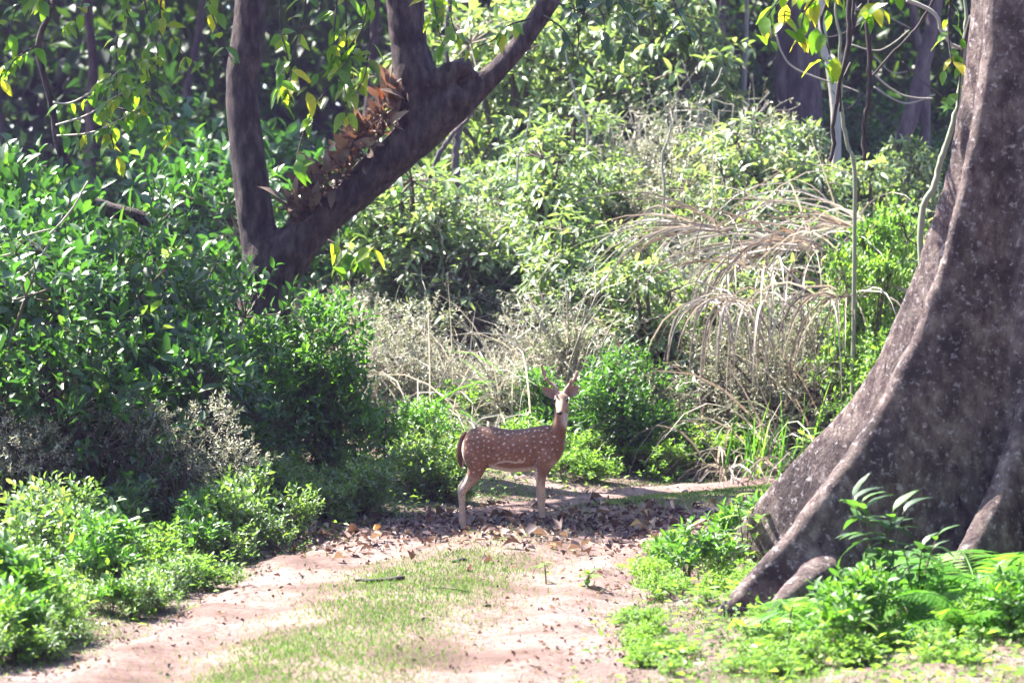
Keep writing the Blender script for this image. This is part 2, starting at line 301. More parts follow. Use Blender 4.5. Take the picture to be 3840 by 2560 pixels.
# ------------------------------------------------------------------ plant generators
def gen_plant(seed, H, Rr, lobes=10, ntwig=240, nleaf=9, L=.09, W=.035, up=.45, tl=.28, z0=.2, hang=0.0, droop=.25, full=True, lobe_r=(.3, .5), shell=.55):
    rg = np.random.default_rng(seed)
    ang = rg.random(lobes) * 6.283; rad = Rr * .72 * np.sqrt(rg.random(lobes)); zz = H * (z0 + (.86 - z0) * rg.random(lobes))
    rad *= np.sqrt(np.clip(1.15 - (zz / H - .35) ** 2 * 1.9, .15, 1))
    C = np.stack([np.cos(ang) * rad, np.sin(ang) * rad, zz], 1); lr = Rr * rg.uniform(*lobe_r, lobes); lr = np.minimum(lr, np.maximum(H - zz, .12 * H) + .05)
    k = rg.integers(0, lobes, ntwig); dv = nrm(rg.normal(size=(ntwig, 3)) + np.array([0, 0, .35]))
    p = C[k] + dv * (lr[k] * (shell + (1 - shell) * rg.random(ntwig)))[:, None] * np.array([1, 1, .85])
    p[:, 2] = np.maximum(p[:, 2], .04)
    d = nrm(dv * (1 - up) + np.array([0, 0, up]) + rg.normal(size=(ntwig, 3)) * .28)
    if hang: d = nrm(dv * np.array([1, 1, .3]) + np.array([0, 0, .25]) + rg.normal(size=(ntwig, 3)) * .25)
    tlen = tl * rg.uniform(.6, 1.25, ntwig)
    s = (np.arange(nleaf) + .3) / nleaf
    q = p[:, None, :] + d[:, None, :] * (s[None, :, None] * tlen[:, None, None])
    if hang: q[..., 2] -= hang * (s[None] ** 2) * tlen[:, None]
    a = nrm(np.cross(d, np.array([.3, .5, .81]))); b = np.cross(d, a)
    ph = rg.random(ntwig)[:, None] * 6.283 + np.arange(nleaf)[None] * 2.4
    spread = (1.25 - .65 * s)[None] + rg.normal(size=ph.shape) * .15
    ld = d[:, None, :] * np.cos(spread)[..., None] + (a[:, None, :] * np.cos(ph)[..., None] + b[:, None, :] * np.sin(ph)[..., None]) * np.sin(spread)[..., None]
    ld = ld + np.array([0, 0, .15 - hang * 1.1])
    n = ntwig * nleaf; ld = nrm(ld.reshape(-1, 3)); q = q.reshape(-1, 3)
    uv = np.tile([0., 0., 1.], (n, 1)) + rg.normal(size=(n, 3)) * .45
    sz = rg.uniform(.6, 1.2, n) * np.tile(1 - .35 * (s - .6) ** 2, ntwig)
    V, F, m = leaves(q, ld, uv, L * sz, W * sz, droop=droop * rg.uniform(.3, 1.6, n), full=full)
    r = np.clip(.55 * rg.random(n) + .45 * np.repeat(rg.random(ntwig), nleaf), 0, 1)
    fol = Bag(); fol.add(V, F, np.repeat(r, m))
    st = Bag()
    for j in range(lobes):
        b0 = np.array([rg.normal() * .06 * Rr, rg.normal() * .06 * Rr, -.05]); mid = (b0 + C[j]) / 2 + np.array([-C[j][0] * .2, -C[j][1] * .2, .1 * H])
        st.add(*tube(spline([b0, mid, C[j]], 6), [.012 + .008 * H, .004 + .002 * H], 4))
    for j in range(0, ntwig, max(1, ntwig // 110)):
        st.add(*tube(np.array([C[k[j]] , p[j], p[j] + d[j] * tlen[j] * .8 - np.array([0, 0, hang * .6 * tlen[j]])]), [.005, .004, .0015], 3, cap=False))
    return fol.mesh('foliage'), st.mesh('stem')
PROTO = {}
def proto(kind, name, mat, n, **kw):
    PROTO[kind] = [(name, *gen_plant(1000 + hash_(kind) + j, **kw), M[mat]) for j in range(n)]
def hash_(s): return sum(ord(c) * (i + 3) for i, c in enumerate(s)) % 5000
proto('bush', 'leafy_bush', 'bright', 3, H=1.0, Rr=.55, lobes=13, ntwig=430, nleaf=9, L=.078, W=.027, tl=.17)
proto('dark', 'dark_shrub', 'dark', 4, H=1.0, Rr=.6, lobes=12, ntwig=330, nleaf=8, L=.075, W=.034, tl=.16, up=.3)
proto('droop', 'drooping_shrub', 'droop', 4, H=1.0, Rr=.52, lobes=13, ntwig=320, nleaf=9, L=.062, W=.02, tl=.15, hang=.55, droop=.35)
proto('fine', 'dry_scrub', 'fine', 3, H=1.0, Rr=.7, lobes=14, ntwig=620, nleaf=11, L=.036, W=.014, tl=.13, full=False, up=.35)
proto('lime', 'lime_creeper', 'lime', 2, H=1.0, Rr=.4, lobes=18, ntwig=480, nleaf=8, L=.034, W=.024, tl=.11, up=.1, hang=.3, lobe_r=(.12, .36))
proto('herb', 'leafy_herb', 'herb', 5, H=1.0, Rr=.75, lobes=13, ntwig=100, nleaf=7, L=.13, W=.056, tl=.34, up=.55, z0=.1, lobe_r=(.12, .42))
proto('weed', 'small_leaved_herb', 'lime', 3, H=1.0, Rr=.7, lobes=9, ntwig=110, nleaf=8, L=.12, W=.055, tl=.22, up=.5, full=False)
proto('sap', 'broadleaf_sapling', 'bright', 3, H=1.0, Rr=.42, lobes=8, ntwig=40, nleaf=8, L=.19, W=.07, tl=.22, up=.55, z0=.35)
proto('stalky', 'lanky_shrub', 'droop', 4, H=1.0, Rr=.2, lobes=9, ntwig=110, nleaf=8, L=.06, W=.019, tl=.13, hang=.5, droop=.35, z0=.3, lobe_r=(.25, .6))
PROTO['brush'] = []
for j in range(3):
    rgb_ = np.random.default_rng(640 + j); bs = Bag(); bt_ = Bag()
    for k in range(26):
        a = rgb_.random() * 6.283; t_ = np.array([math.cos(a) * rgb_.uniform(.1, .55), math.sin(a) * rgb_.uniform(.1, .55), rgb_.uniform(.55, 1.0)]); P = spline([np.array([rgb_.normal() * .08, rgb_.normal() * .08, -.04]), t_ * np.array([.35, .35, .5]) + rgb_.normal(size=3) * .05, t_], 6); bs.add(*tube(P, [.009, .003], 4))
        for q in range(9):
            s0 = P[rgb_.integers(2, len(P))]; e0 = s0 + nrm(rgb_.normal(size=3) + np.array([0, 0, .3])) * rgb_.uniform(.1, .3); m0 = (s0 + e0) / 2 + rgb_.normal(size=3) * .03; bt_.add(*tube(np.array([s0, m0, e0]), [.004, .0025, .0015], 3, cap=False), float(rgb_.random()))
            V_, F_, m_ = leaves(np.array([m0, e0, e0]), rgb_.normal(size=(3, 3)), rgb_.normal(size=(3, 3)), .035, .015, full=False); bt_.add(V_, F_, float(rgb_.random()))
    PROTO['brush'].append(('twiggy_brush', bt_.mesh('twigs'), bs.mesh('stem'), M['fine']))
used = {}
RG = random.Random(7)
def plant(kind, px, Y, h, label, cat, group=None, wide=1.0, z=0.0, x=None, var=None):
    if x is None: x = (px - PW / 2) * mpp(Y)
    v = RG.randrange(len(PROTO[kind])) if var is None else var
    name, fm, sm, mat = PROTO[kind][v]
    loc = (x, Y, gh(x, Y) - .03 + z); rz = RG.uniform(0, 6.28); sc = (h * wide, h * wide, h)
    key = (kind, v)
    if key not in used:
        e = empty(name, loc, label, cat, group, rz, sc); obj('twigs' if kind == 'brush' else 'foliage', fm, mat, e); obj('stem', sm, M['twig_pale' if kind == 'brush' else 'stem'], e); used[key] = e; return e
    o = copy_thing(used[key], loc, rz, sc, label, group)
    if group is None and 'group' in o: del o['group']
    return o

# ------------------------------------------------------------------ remeshed solids (trunks, deer)
def remesh(bag_or_VF, name, voxel, smooth=6):
    V, F = bag_or_VF
    me = mesh_np(name, V, F); o = bpy.data.objects.new('tmp', me); COL.objects.link(o)
    m = o.modifiers.new('r', 'REMESH'); m.mode = 'VOXEL'; m.voxel_size = voxel
    s = o.modifiers.new('s', 'SMOOTH'); s.iterations = smooth; s.factor = .5
    dg = bpy.context.evaluated_depsgraph_get(); out = bpy.data.meshes.new_from_object(o.evaluated_get(dg)); out.name = name
    bpy.data.objects.remove(o); bpy.data.meshes.remove(me)
    out.polygons.foreach_set('use_smooth', np.ones(len(out.polygons), bool))
    return out
def bagVF(b): return np.concatenate(b.V), np.concatenate(b.F)

# ------------------------------------------------------------------ forked tree with the leaning limb
FY = 27.0
def pl(pts, Y, dy=0.0):
    n = len(pts); return np.array([at(p[0], p[1], Y + dy * k / max(1, n - 1)) for k, p in enumerate(pts)]), [p[2] * mpp(Y) / 2 for p in pts]
fbase = on(1010, FY); ft = empty('forked_tree', fbase, 'dark forked tree with a thick limb leaning over the track', 'tree')
def local(P, e): return np.asarray(P) - np.array(e.location)
b = Bag()
gpy = 1690
P, r_ = pl([(975, gpy + 60, 290), (980, 1450, 215), (984, 1250, 196), (995, 1130, 200), (1008, 1030, 215), (1000, 950, 195), (967, 860, 142), (925, 548, 132), (905, 330, 120), (925, 190, 134), (938, 0, 116), (925, -300, 100), (960, -700, 80), (900, -1100, 40)], FY)
b.add(*tube(_dense(P, 5), r_, 14, wob=.05, seed=1))
P, r_ = pl([(1005, 1130, 185), (1070, 970, 180), (1150, 870, 160), (1231, 793, 150), (1360, 690, 146), (1478, 585, 150), (1620, 460, 152), (1740, 345, 135)], FY, -.3)
b.add(*tube(_dense(P, 6), r_, 14, wob=.10, seed=2))
P, r_ = pl([(1700, 420, 110), (1790, 335, 92), (1860, 268, 82), (1940, 180, 76), (2010, 80, 80), (2060, 0, 84), (2110, -100, 70), (2260, -400, 55), (2350, -800, 30)], FY - .3)
b.add(*tube(_dense(P, 5), r_, 12, wob=.07, seed=3))
P, r_ = pl([(1530, 540, 120), (1560, 420, 165), (1562, 300, 172), (1533, 165, 138), (1519, 0, 146), (1500, -250, 120), (1560, -700, 80), (1500, -1150, 40)], FY - .2)
b.add(*tube(_dense(P, 5), r_, 14, wob=.06, seed=4))
P, r_ = pl([(1000, 1180, 120), (930, 1150, 90), (850, 1110, 60), (790, 1085, 30)], FY + .1)      # low broken side root / stub
b.add(*tube(_dense(P, 4), r_, 8, wob=.1, seed=5))
P, r_ = pl([(1650, 330, 80), (1690, 270, 90), (1770, 250, 70)], FY - .35)                         # torn stub of the broken limb
b.add(*tube(_dense(P, 4), r_, 10, wob=.25, seed=6))
Vt, Ft = bagVF(b); obj('trunk', remesh((local(Vt, ft), Ft), 'trunk', .035, 3), M['bark_dark'], ft)
# leaf templates for hand-placed big leaves
def big_leaf_mesh(seed, L, W, name='leaf'):
    rg = np.random.default_rng(seed)
    n = 7; t = np.linspace(0, 1, n); wd = W * np.sin(np.pi * np.clip(t, .0, 1) ** .8) * .5 + .0015; wd[-1] = .001
    cur = -rg.uniform(.15, .5) * t ** 2 * L; lat_ = rg.uniform(-.08, .08) * t ** 2 * L
    V = []; 
    for k in range(n):
        for sgn in (-1, 0, 1):
            V.append((t[k] * L, lat_[k] + sgn * wd[k], cur[k] + (abs(sgn) * .22 * wd[k]) + (rg.normal() * .03 * W if sgn else 0)))
    F = []
    for k in range(n - 1):
        for c in (0, 1):
            a_ = k * 3 + c; F += [(a_, a_ + 3, a_ + 4), (a_, a_ + 4, a_ + 1)]
    return mesh_np(name, V, F, np.full(len(V), rg.random()), smooth=True)
BIGL = [big_leaf_mesh(60 + j, .22, .10) for j in range(8)]
for j, me in enumerate(BIGL):
    me.materials.append(M['yellow'])
def twig_with_leaves(parent, pts, Y, nleaf, lsize, rg, rad=(.012, .004), mat='twig_dark', dy=0.0, hang=.8, name='branch', meshes=BIGL, spread=.9):
    P = np.array([at(p[0], p[1], Y + dy * k / max(1, len(pts) - 1)) for k, p in enumerate(pts)])
    P = _dense(P, 6); b = Bag(); b.add(*tube(local(P, parent), list(rad), 5, wob=.1, seed=int(rg.integers(1e6))))
    br = obj(name, b.mesh(name, True), M[mat], parent)
    for k in range(nleaf):
        s = rg.uniform(.12, 1) if k else 1.0; q = P[int(s * (len(P) - 1))]
        d = nrm(np.array([rg.normal() * spread, rg.normal() * spread, -hang + rg.normal() * .45]))
        q = q - np.array(parent.location) + np.array([rg.normal() * .03, rg.normal() * .05, -.01])
        me = meshes[int(rg.integers(len(meshes)))]
        o = obj('leaf', me, None, br); sd_ = nrm(np.cross(d, np.array([rg.normal() * .3, rg.normal() * .3 - .6, 1.0])))
        nn = np.cross(d, sd_) * -1
        o.matrix_local = Matrix(((d[0], sd_[0], nn[0], q[0]), (d[1], sd_[1], nn[1], q[1]), (d[2], sd_[2], nn[2], q[2]), (0, 0, 0, 1))) @ Matrix.Scale(lsize * rg.uniform(.55, 1.2), 4)
    return br
rg = np.random.default_rng(11)
for pts, n, ls in [([(1150, -60), (1140, 60), (1100, 190), (1090, 290), (1060, 380)], 11, 1.1), ([(1270, -80), (1255, 100), (1250, 180), (1225, 260), (1130, 340)], 13, 1.15),
                   ([(1290, -60), (1300, 150), (1290, 300), (1310, 430)], 12, 1.1), ([(1380, -80), (1370, 60), (1330, 180), (1280, 260)], 12, 1.1),
                   ([(1440, 100), (1390, 160), (1370, 280), (1340, 340)], 8, 1.0), ([(1060, -60), (1050, 100), (1080, 230), (1040, 330)], 9, 1.0),
                   ([(1230, 330), (1160, 440), (1120, 560), (1110, 620)], 7, 1.0), ([(1620, -40), (1640, 90), (1660, 170)], 8, 1.2),
                   ([(1700, -60), (1690, 60), (1720, 150)], 7, 1.0), ([(1990, 70), (1900, 100), (1850, 150), (1780, 180)], 9, .8),
                   ([(1230, 900), (1290, 930), (1350, 960), (1400, 920)], 10, .95), ([(1270, 860), (1280, 960), (1260, 1000)], 6, 1.1)]:
    twig_with_leaves(ft, pts, FY - .9, int(n * 1.5), ls, rg, dy=-.3)
# leaves hanging from the leaning branch, shade put into a darker leaf colour
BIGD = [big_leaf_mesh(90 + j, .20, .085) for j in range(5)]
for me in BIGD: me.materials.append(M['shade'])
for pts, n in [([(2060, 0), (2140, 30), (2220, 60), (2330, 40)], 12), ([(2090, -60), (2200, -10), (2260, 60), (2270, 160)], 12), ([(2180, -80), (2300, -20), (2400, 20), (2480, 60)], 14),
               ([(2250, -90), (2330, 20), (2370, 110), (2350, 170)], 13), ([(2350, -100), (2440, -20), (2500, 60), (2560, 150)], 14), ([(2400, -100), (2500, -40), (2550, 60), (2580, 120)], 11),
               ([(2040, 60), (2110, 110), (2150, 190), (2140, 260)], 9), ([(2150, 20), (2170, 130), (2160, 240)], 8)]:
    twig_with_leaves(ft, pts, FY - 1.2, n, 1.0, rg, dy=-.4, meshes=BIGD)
# crown above the frame: shades the deer and the litter
def leaf_cloud(rg, blobs, n, L, W, full=False):
    c = np.array([b_[:3] for b_ in blobs]); rr = np.array([b_[3] for b_ in blobs]); k = rg.integers(0, len(blobs), n)
    nc = max(1, n // 9); kc = rg.integers(0, len(blobs), nc); dv = nrm(rg.normal(size=(nc, 3)))
    cc = c[kc] + dv * (rr[kc] * rg.random(nc) ** .45)[:, None]
    kk = rg.integers(0, nc, n); p = cc[kk] + rg.normal(size=(n, 3)) * .16 * (L / .2)
    d = nrm(rg.normal(size=(n, 3)) + np.array([0, 0, -.4])); u = np.tile([0, 0, 1.], (n, 1)) + rg.normal(size=(n, 3)) * .5
    sz = rg.uniform(.6, 1.2, n); V, F, m = leaves(p, d, u, L * sz, W * sz, full=full)
    b = Bag(); b.add(V, F, np.repeat(np.clip(.6 * rg.random(n) + .4 * rg.random(nc)[kk], 0, 1), m)); return b
rg = np.random.default_rng(5)
blobs = []
for cxp, z_, r_, yy in [(900, 7.6, 1.1, 26.4), (1250, 8.8, 1.0, 27.4), (620, 7.0, 1.2, 25.2), (380, 6.9, 1.1, 25.0), (780, 6.4, .8, 24.6), (150, 7.2, 1.0, 25.2), (-60, 6.8, 1.0, 25.0), (560, 8.2, 1.0, 26)]:
    blobs.append(((cxp - 1920) * mpp(27), yy, z_, r_))
bl = [(x - fbase.x, y - fbase.y, z - fbase.z, r) for x, y, z, r in blobs]
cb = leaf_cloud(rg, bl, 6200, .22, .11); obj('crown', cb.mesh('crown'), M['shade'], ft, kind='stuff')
bb = Bag()
for x, y, z, r in bl:
    src = local(np.array([at(1519, -250, FY - .2)]), ft)[0] if x > 0 else local(np.array([at(925, -300, FY)]), ft)[0]
    bb.add(*tube(spline([src, (src + np.array([x, y, z])) / 2 + np.array([0, 0, .2]), np.array([x, y, z])], 6), [.05, .015], 6))
obj('crown_limbs', bb.mesh('crown_limbs', True), M['bark_dark'], ft)

# epiphytic nest fern on the limb
en = empty('nest_fern', at(1300, 560, FY - .45), 'brown shrivelled nest fern clinging to the top of the leaning limb', 'fern')
rg = np.random.default_rng(21)
path = np.array([(1080, 790), (1130, 740), (1180, 690), (1240, 630), (1300, 560), (1360, 500), (1420, 440), (1470, 380), (1490, 340)], float)
NEST = [big_leaf_mesh(120 + j, .30, .12, 'dead_frond') for j in range(9)]
for me in NEST: me.materials.append(M['nest'])
for k in range(115):
    s = rg.random() * (len(path) - 1); i0 = int(s); p = path[i0] + (path[min(i0 + 1, len(path) - 1)] - path[i0]) * (s - i0)
    p = p + np.array([.62, .78]) * rg.uniform(-40, 60)
    q = np.array(at(p[0], p[1], FY - rg.uniform(.25, .42))) - np.array(en.location)
    d = nrm(np.array([-.35 + rg.normal() * .5, -.45 + rg.normal() * .4, .65 + rg.normal() * .5])); up_ = nrm(rg.normal(size=3) + np.array([.2, -1.2, .3]))
    sd_ = nrm(np.cross(d, up_)); nn = np.cross(sd_, d)
    o = obj('dead_frond', NEST[int(rg.integers(9))], None, en)
    o.matrix_local = Matrix(((d[0], sd_[0], nn[0], q[0]), (d[1], sd_[1], nn[1], q[1]), (d[2], sd_[2], nn[2], q[2]), (0, 0, 0, 1))) @ Matrix.Scale(rg.uniform(.35, 1.1), 4)
b = Bag(); n = 900
pp = []; 
for k in range(n):
    s = rg.random() * (len(path) - 1); i0 = int(s); p = path[i0] + (path[min(i0 + 1, len(path) - 1)] - path[i0]) * (s - i0) + np.array([.62, .78]) * rg.uniform(-40, 70)
    pp.append(np.array(at(p[0], p[1], FY - rg.uniform(.2, .40))) - np.array(en.location))
V, F, m = leaves(np.array(pp), rg.normal(size=(n, 3)) + np.array([-.3, -.2, .6]), rg.normal(size=(n, 3)), rg.uniform(.05, .16, n), rg.uniform(.008, .05, n), full=True)
b.add(V, F, np.repeat(rg.random(n) ** .8, m)); obj('root_debris', b.mesh('root_debris'), M['nest'], en, kind='stuff')

# ------------------------------------------------------------------ buttressed tree on the right
BC = Vector((4.12, 18.05, 0)); BC.z = gh(4.12, 18.05)
bt = empty('buttress_tree', BC, 'huge grey tree with sweeping buttress roots beside the track', 'tree')
def ridge_on_plane(pix, tip_xy):
    """where the pixel rays meet the upright plane through trunk axis and root tip -> (distance from axis, height)"""
    d = Vector((tip_xy[0] - BC.x, tip_xy[1] - BC.y)).normalized(); out = []
    for px, py in pix:
        rr = ray(px, py); # origin (0,0,CAMZ) + rr*t ; solve on plane: (P-BC) x d = 0
        t = (BC.x * d.y - BC.y * d.x) / (rr.x * d.y - rr.y * d.x)
        Q = Vector((0, 0, CAMZ)) + rr * t; out.append(((Q.x - BC.x) * d.x + (Q.y - BC.y) * d.y, Q.z))
    return out, d
def fin(bag, prof, d, thick, bend=0.0, base_th=None):
    """prof: list of (radius, z) from tip to high trunk; solid wedge per height"""
    prof = sorted(prof, key=lambda a: a[1]); zs = np.array([p[1] for p in prof]); rs = np.array([p[0] for p in prof])
    zz = np.concatenate([[zs[0] - .5], np.linspace(zs[0], zs[-1], 44)]); rr = np.interp(zz, zs, rs)
    side = np.array([-d.y, d.x]); rings = []; n = 16
    for z, r in zip(zz, rr):
        th = thick * (1 + .25 * math.sin(z * 2.1)); ring = []
        t = np.linspace(0, 1, n // 2); 
        wdt = th * (.5 + .5 * (1 - t) ** 1.2 * ((base_th or 3.0) - 1) * .8)
        wdt = np.minimum(wdt, np.sqrt(np.clip(1 - t ** 10, 0.02, 1)) * 5)
        wdt[-1] = th * .34
        for k in range(n // 2):
            c = np.array([d.x, d.y]) * r * t[k] + side * bend * math.sin(t[k] * math.pi) * r * .12
            ring.append((c, wdt[k]))
        pts = [(*(c + side * w_), z) for c, w_ in ring] + [(*(c - side * w_), z) for c, w_ in reversed(ring)]
        rings.append(pts)
    Vv = np.array(rings).reshape(-1, 3); m = n; k = len(rings)
    F = []
    for i in range(k - 1):
        for j in range(m):
            a_, b_ = i * m + j, i * m + (j + 1) % m; F += [(a_, b_, b_ + m), (a_, b_ + m, a_ + m)]
    c0 = len(Vv); Vv = np.concatenate([Vv, Vv[:m].mean(0)[None], Vv[-m:].mean(0)[None]])
    for j in range(m): F += [(c0, (j + 1) % m, j), (c0 + 1, (k - 1) * m + j, (k - 1) * m + (j + 1) % m)]
    bag.add(Vv, F)
b = Bag()
tip1 = at(2640, 2330, 16.9)
near, d1 = ridge_on_plane([(2640, 2330), (2661, 2302), (2776, 2188), (2939, 2008), (3102, 1796), (3265, 1567), (3429, 1241), (3530, 960), (3592, 718), (3657, 408), (3690, 163), (3698, 0), (3702, -300)], (tip1.x, tip1.y))
near = [(r, z - BC.z) for r, z in near]; fin(b, near, d1, .155, .35, 2.0)
tip2 = (1.75, 19.75)
far, d2 = ridge_on_plane([(2718, 2057), (2857, 1861), (3021, 1682), (3184, 1518), (3298, 1339), (3429, 1012), (3543, 686), (3617, 327), (3649, 0), (3660, -300)], tip2)
far = [(r, z - BC.z) for r, z in far]; fin(b, far, d2, .15, .2, 2.2)
def fin_simple(dx, dy, length, height, r0, th, bt_=3.0):
    d = Vector((dx, dy)).normalized(); zs = np.linspace(0, 1, 14)
    fin(b, [(r0 + (length - r0) * (1 - t) ** 2.3, t * height) for t in zs], d, th, 0.1, bt_)
fin_simple(-1.49, -1.52, 2.0, 2.5, .62, .17, 2.6); fin_simple(-.55, -1.5, 1.55, 2.8, .6, .2, 2.6); fin_simple(.35, -1, 1.7, 3.2, .6, .16); fin_simple(1, -.2, 2.2, 3.6, .6, .15); fin_simple(.6, 1, 2.2, 3.4, .6, .15); fin_simple(-.1, 1, 1.6, 3.0, .6, .15)
b.add(*tube(np.array([(0, 0, -.5), (0, 0, 1.5), (.02, 0, 4), (.1, .1, 7), (0, .2, 11), (.2, .2, 14)]), [.95, .85, .72, .62, .5, .3], 24))
# low side root in front of the near buttress
P = np.array([at(2862, 2335, 16.55), at(2930, 2262, 16.6), at(3000, 2200, 16.75), at(3080, 2150, 17.0), at(3200, 2100, 17.3)]) - np.array(BC)
b.add(*tube(_dense(P, 5), [.05, .085, .10, .11, .12], 10)); P2 = P - np.array([0, 0, .14]); b.add(*tube(_dense(P2, 5), [.05, .09, .12, .14, .14], 10))
Vt, Ft = bagVF(b); me = remesh((Vt, Ft), 'trunk', .032, 16)
co = np.empty(len(me.vertices) * 3, np.float32); me.vertices.foreach_get('co', co); co = co.reshape(-1, 3)
no = np.empty_like(co).ravel(); me.vertices.foreach_get('normal', no); no = no.reshape(-1, 3)
lump = .005 * (np.sin(co[:, 0] * 7 + co[:, 2] * 3) * np.sin(co[:, 2] * 4.3 + co[:, 1] * 6) + .6 * np.sin(co[:, 0] * 17 - co[:, 2] * 9) * np.sin(co[:, 1] * 15 + co[:, 2] * 13))
me.vertices.foreach_set('co', (co + no * lump[:, None]).astype(np.float32).ravel()); me.update()
obj('trunk', me, M['bark_but'], bt)
rg = np.random.default_rng(31)
cb = leaf_cloud(rg, [(0, 0, 12.5, 2.2), (2.2, 1, 11.5, 1.8), (2, -2, 12, 1.8), (3.5, -1, 12.5, 1.6)], 4200, .2, .1); obj('crown', cb.mesh('crown'), M['shade'], bt, kind='stuff')
# its low drooping branches across the top of the picture
BIGG = [big_leaf_mesh(140 + j, .17, .085) for j in range(5)]
for me in BIGG: me.materials.append(M['yellow'])
for pts, n in [([(3700, -160), (3300, -120), (3000, -60), (2880, 60), (2870, 150)], 18), ([(3500, -140), (3150, -60), (3020, 40), (3010, 150)], 18), ([(3400, -130), (3100, -60), (2960, 0), (2940, 110)], 14),
               ([(3640, -120), (3400, -60), (3300, 20), (3240, 60)], 14), ([(3120, -40), (3080, 80), (3110, 200), (3100, 230)], 11), ([(3600, -100), (3560, 40), (3560, 180), (3580, 260)], 12),
               ([(3640, 60), (3610, 180), (3600, 300), (3590, 420)], 9)]:
    twig_with_leaves(bt, pts, 19.3, n, 1.0, rg, rad=(.016, .003), dy=-.3, meshes=BIGG)

# ------------------------------------------------------------------ vines and slender stems
def stem_thing(name, pts, Y, wpx, mat, label, cat, dy=0.0, group=None, tip=None, base_on_ground=False, sides=7):
    P = np.array([at(p[0], p[1], Y + dy * k / max(1, len(pts) - 1)) for k, p in enumerate(pts)])
    if base_on_ground: P = np.concatenate([P, [[P[-1][0], P[-1][1], gh(P[-1][0], P[-1][1]) - .1]]])
    e = P[-1] if base_on_ground else P[0]; w0 = wpx * mpp(Y) / 2
    D_ = _dense(P, 7); rj = np.random.default_rng(int(abs(P[0][0] * 131 + P[0][2] * 977)) % 99991); j_ = np.cumsum(rj.normal(size=D_.shape) * np.array([1, .6, .25]), axis=0); j_ -= np.linspace(0, 1, len(D_))[:, None] * j_[-1]; D_ = D_ + j_ * w0 * .28
    b = Bag(); b.add(*tube(D_ - e, [w0 * .3, w0 * .8, w0] if base_on_ground else [w0, w0 * (tip or .7)], sides, wob=.12, seed=int(abs(P[0][0]) * 977) % 9999))
    o = obj(name, b.mesh(name, True), M[mat]); o.location = e; o['label'] = label; o['category'] = cat
    if group: o['group'] = group
    return o
stem_thing('hanging_vine', [(3195, -400), (3190, 0), (3175, 180), (3150, 340), (3130, 480), (3112, 603)], 20.5, 22, 'twig_dark', 'dark rope-like vine dangling and slanting left at its tip', 'vine')
stem_thing('hanging_vine', [(3206, -400), (3200, 0), (3192, 150), (3165, 300), (3152, 420)], 20.6, 14, 'twig_dark', 'shorter thin vine twisted along the slanting dark vine', 'vine')
stem_thing('hanging_vine', [(3268, -400), (3262, 0), (3262, 180), (3248, 330), (3246, 450), (3243, 603)], 20.5, 24, 'twig_dark', 'dark vine hanging almost straight down', 'vine')
stem_thing('slender_trunk', [(3640, -500), (3612, 0), (3600, 160), (3570, 380), (3530, 560), (3500, 690), (3460, 900)], 25.5, 27, 'twig_green', 'slender pale green stem leaning beside the buttress tree', 'tree', base_on_ground=True)
stem_thing('crooked_branch', [(3400, 0), (3490, 45), (3530, 110), (3560, 160), (3600, 182)], 25.4, 17, 'twig_pale', 'crooked sunlit white branch against the dark trees', 'branch')
stem_thing('pale_sapling', [(3145, -300), (3142, 0), (3150, 150), (3148, 300), (3155, 420), (3175, 560), (3200, 720)], 27, 18, 'twig_green', 'upright pale sapling stem behind the hanging vines', 'sapling', base_on_ground=True)
stem_thing('thin_liana', [(2910, 130), (2960, 240), (3060, 290), (3150, 320), (3220, 345)], 29, 8, 'twig_pale', 'thin pale liana sagging between the trunks', 'vine')
stem_thing('thin_liana', [(3260, 260), (3330, 320), (3400, 360), (3500, 370)], 29, 8, 'twig_pale', 'short pale liana sagging over dark forest', 'vine')
stem_thing('thin_liana', [(3500, 0), (3440, 100), (3360, 190), (3260, 300)], 26, 12, 'twig_dark', 'thin dark liana slanting across the leaning trunk', 'vine')
stem_thing('bent_stem', [(1700, -300), (1692, 0), (1690, 240), (1720, 380), (1713, 520), (1705, 650), (1688, 830), (1660, 1000)], 34, 34, 'bark_far', 'thin purple-brown stem rising behind the leaning limb', 'sapling', base_on_ground=True)
stem_thing('bent_stem', [(1780, 400), (1720, 470), (1664, 540), (1610, 650), (1580, 790), (1560, 900), (1555, 1000)], 33.5, 32, 'bark_far', 'bowed purple-brown stem crossing below the leaning limb', 'sapling', base_on_ground=True)
stem_thing('pale_sapling', [(2105, 100), (2120, 190), (2150, 320), (2180, 400), (2210, 480), (2215, 700)], 35, 12, 'twig_pale', 'thin pale sapling stem among shrubs beyond the leaning branch', 'sapling', base_on_ground=True)
stem_thing('pale_sapling', [(1990, 400), (1975, 480), (1955, 560), (1940, 640), (1940, 800)], 34, 12, 'twig_pale', 'greyish sapling stem bent in the bright shrubs', 'sapling', base_on_ground=True)
stem_thing('pale_sapling', [(2480, 360), (2510, 460), (2495, 540), (2485, 600), (2490, 750)], 33, 12, 'twig_pale', 'forked dry sapling stem above the dry grass', 'sapling', base_on_ground=True)
stem_thing('thin_stake', [(1463, 1410), (1455, 1500), (1448, 1600), (1442, 1690)], 25.2, 8, 'twig_dark', 'thin straight dark stick standing beside the leafy bush', 'stick', base_on_ground=True)
stem_thing('broken_stem', [(1630, 1570), (1625, 1620), (1612, 1680), (1605, 1720)], 26, 13, 'twig_pale', 'short broken stem standing behind the deer', 'stick', base_on_ground=True)
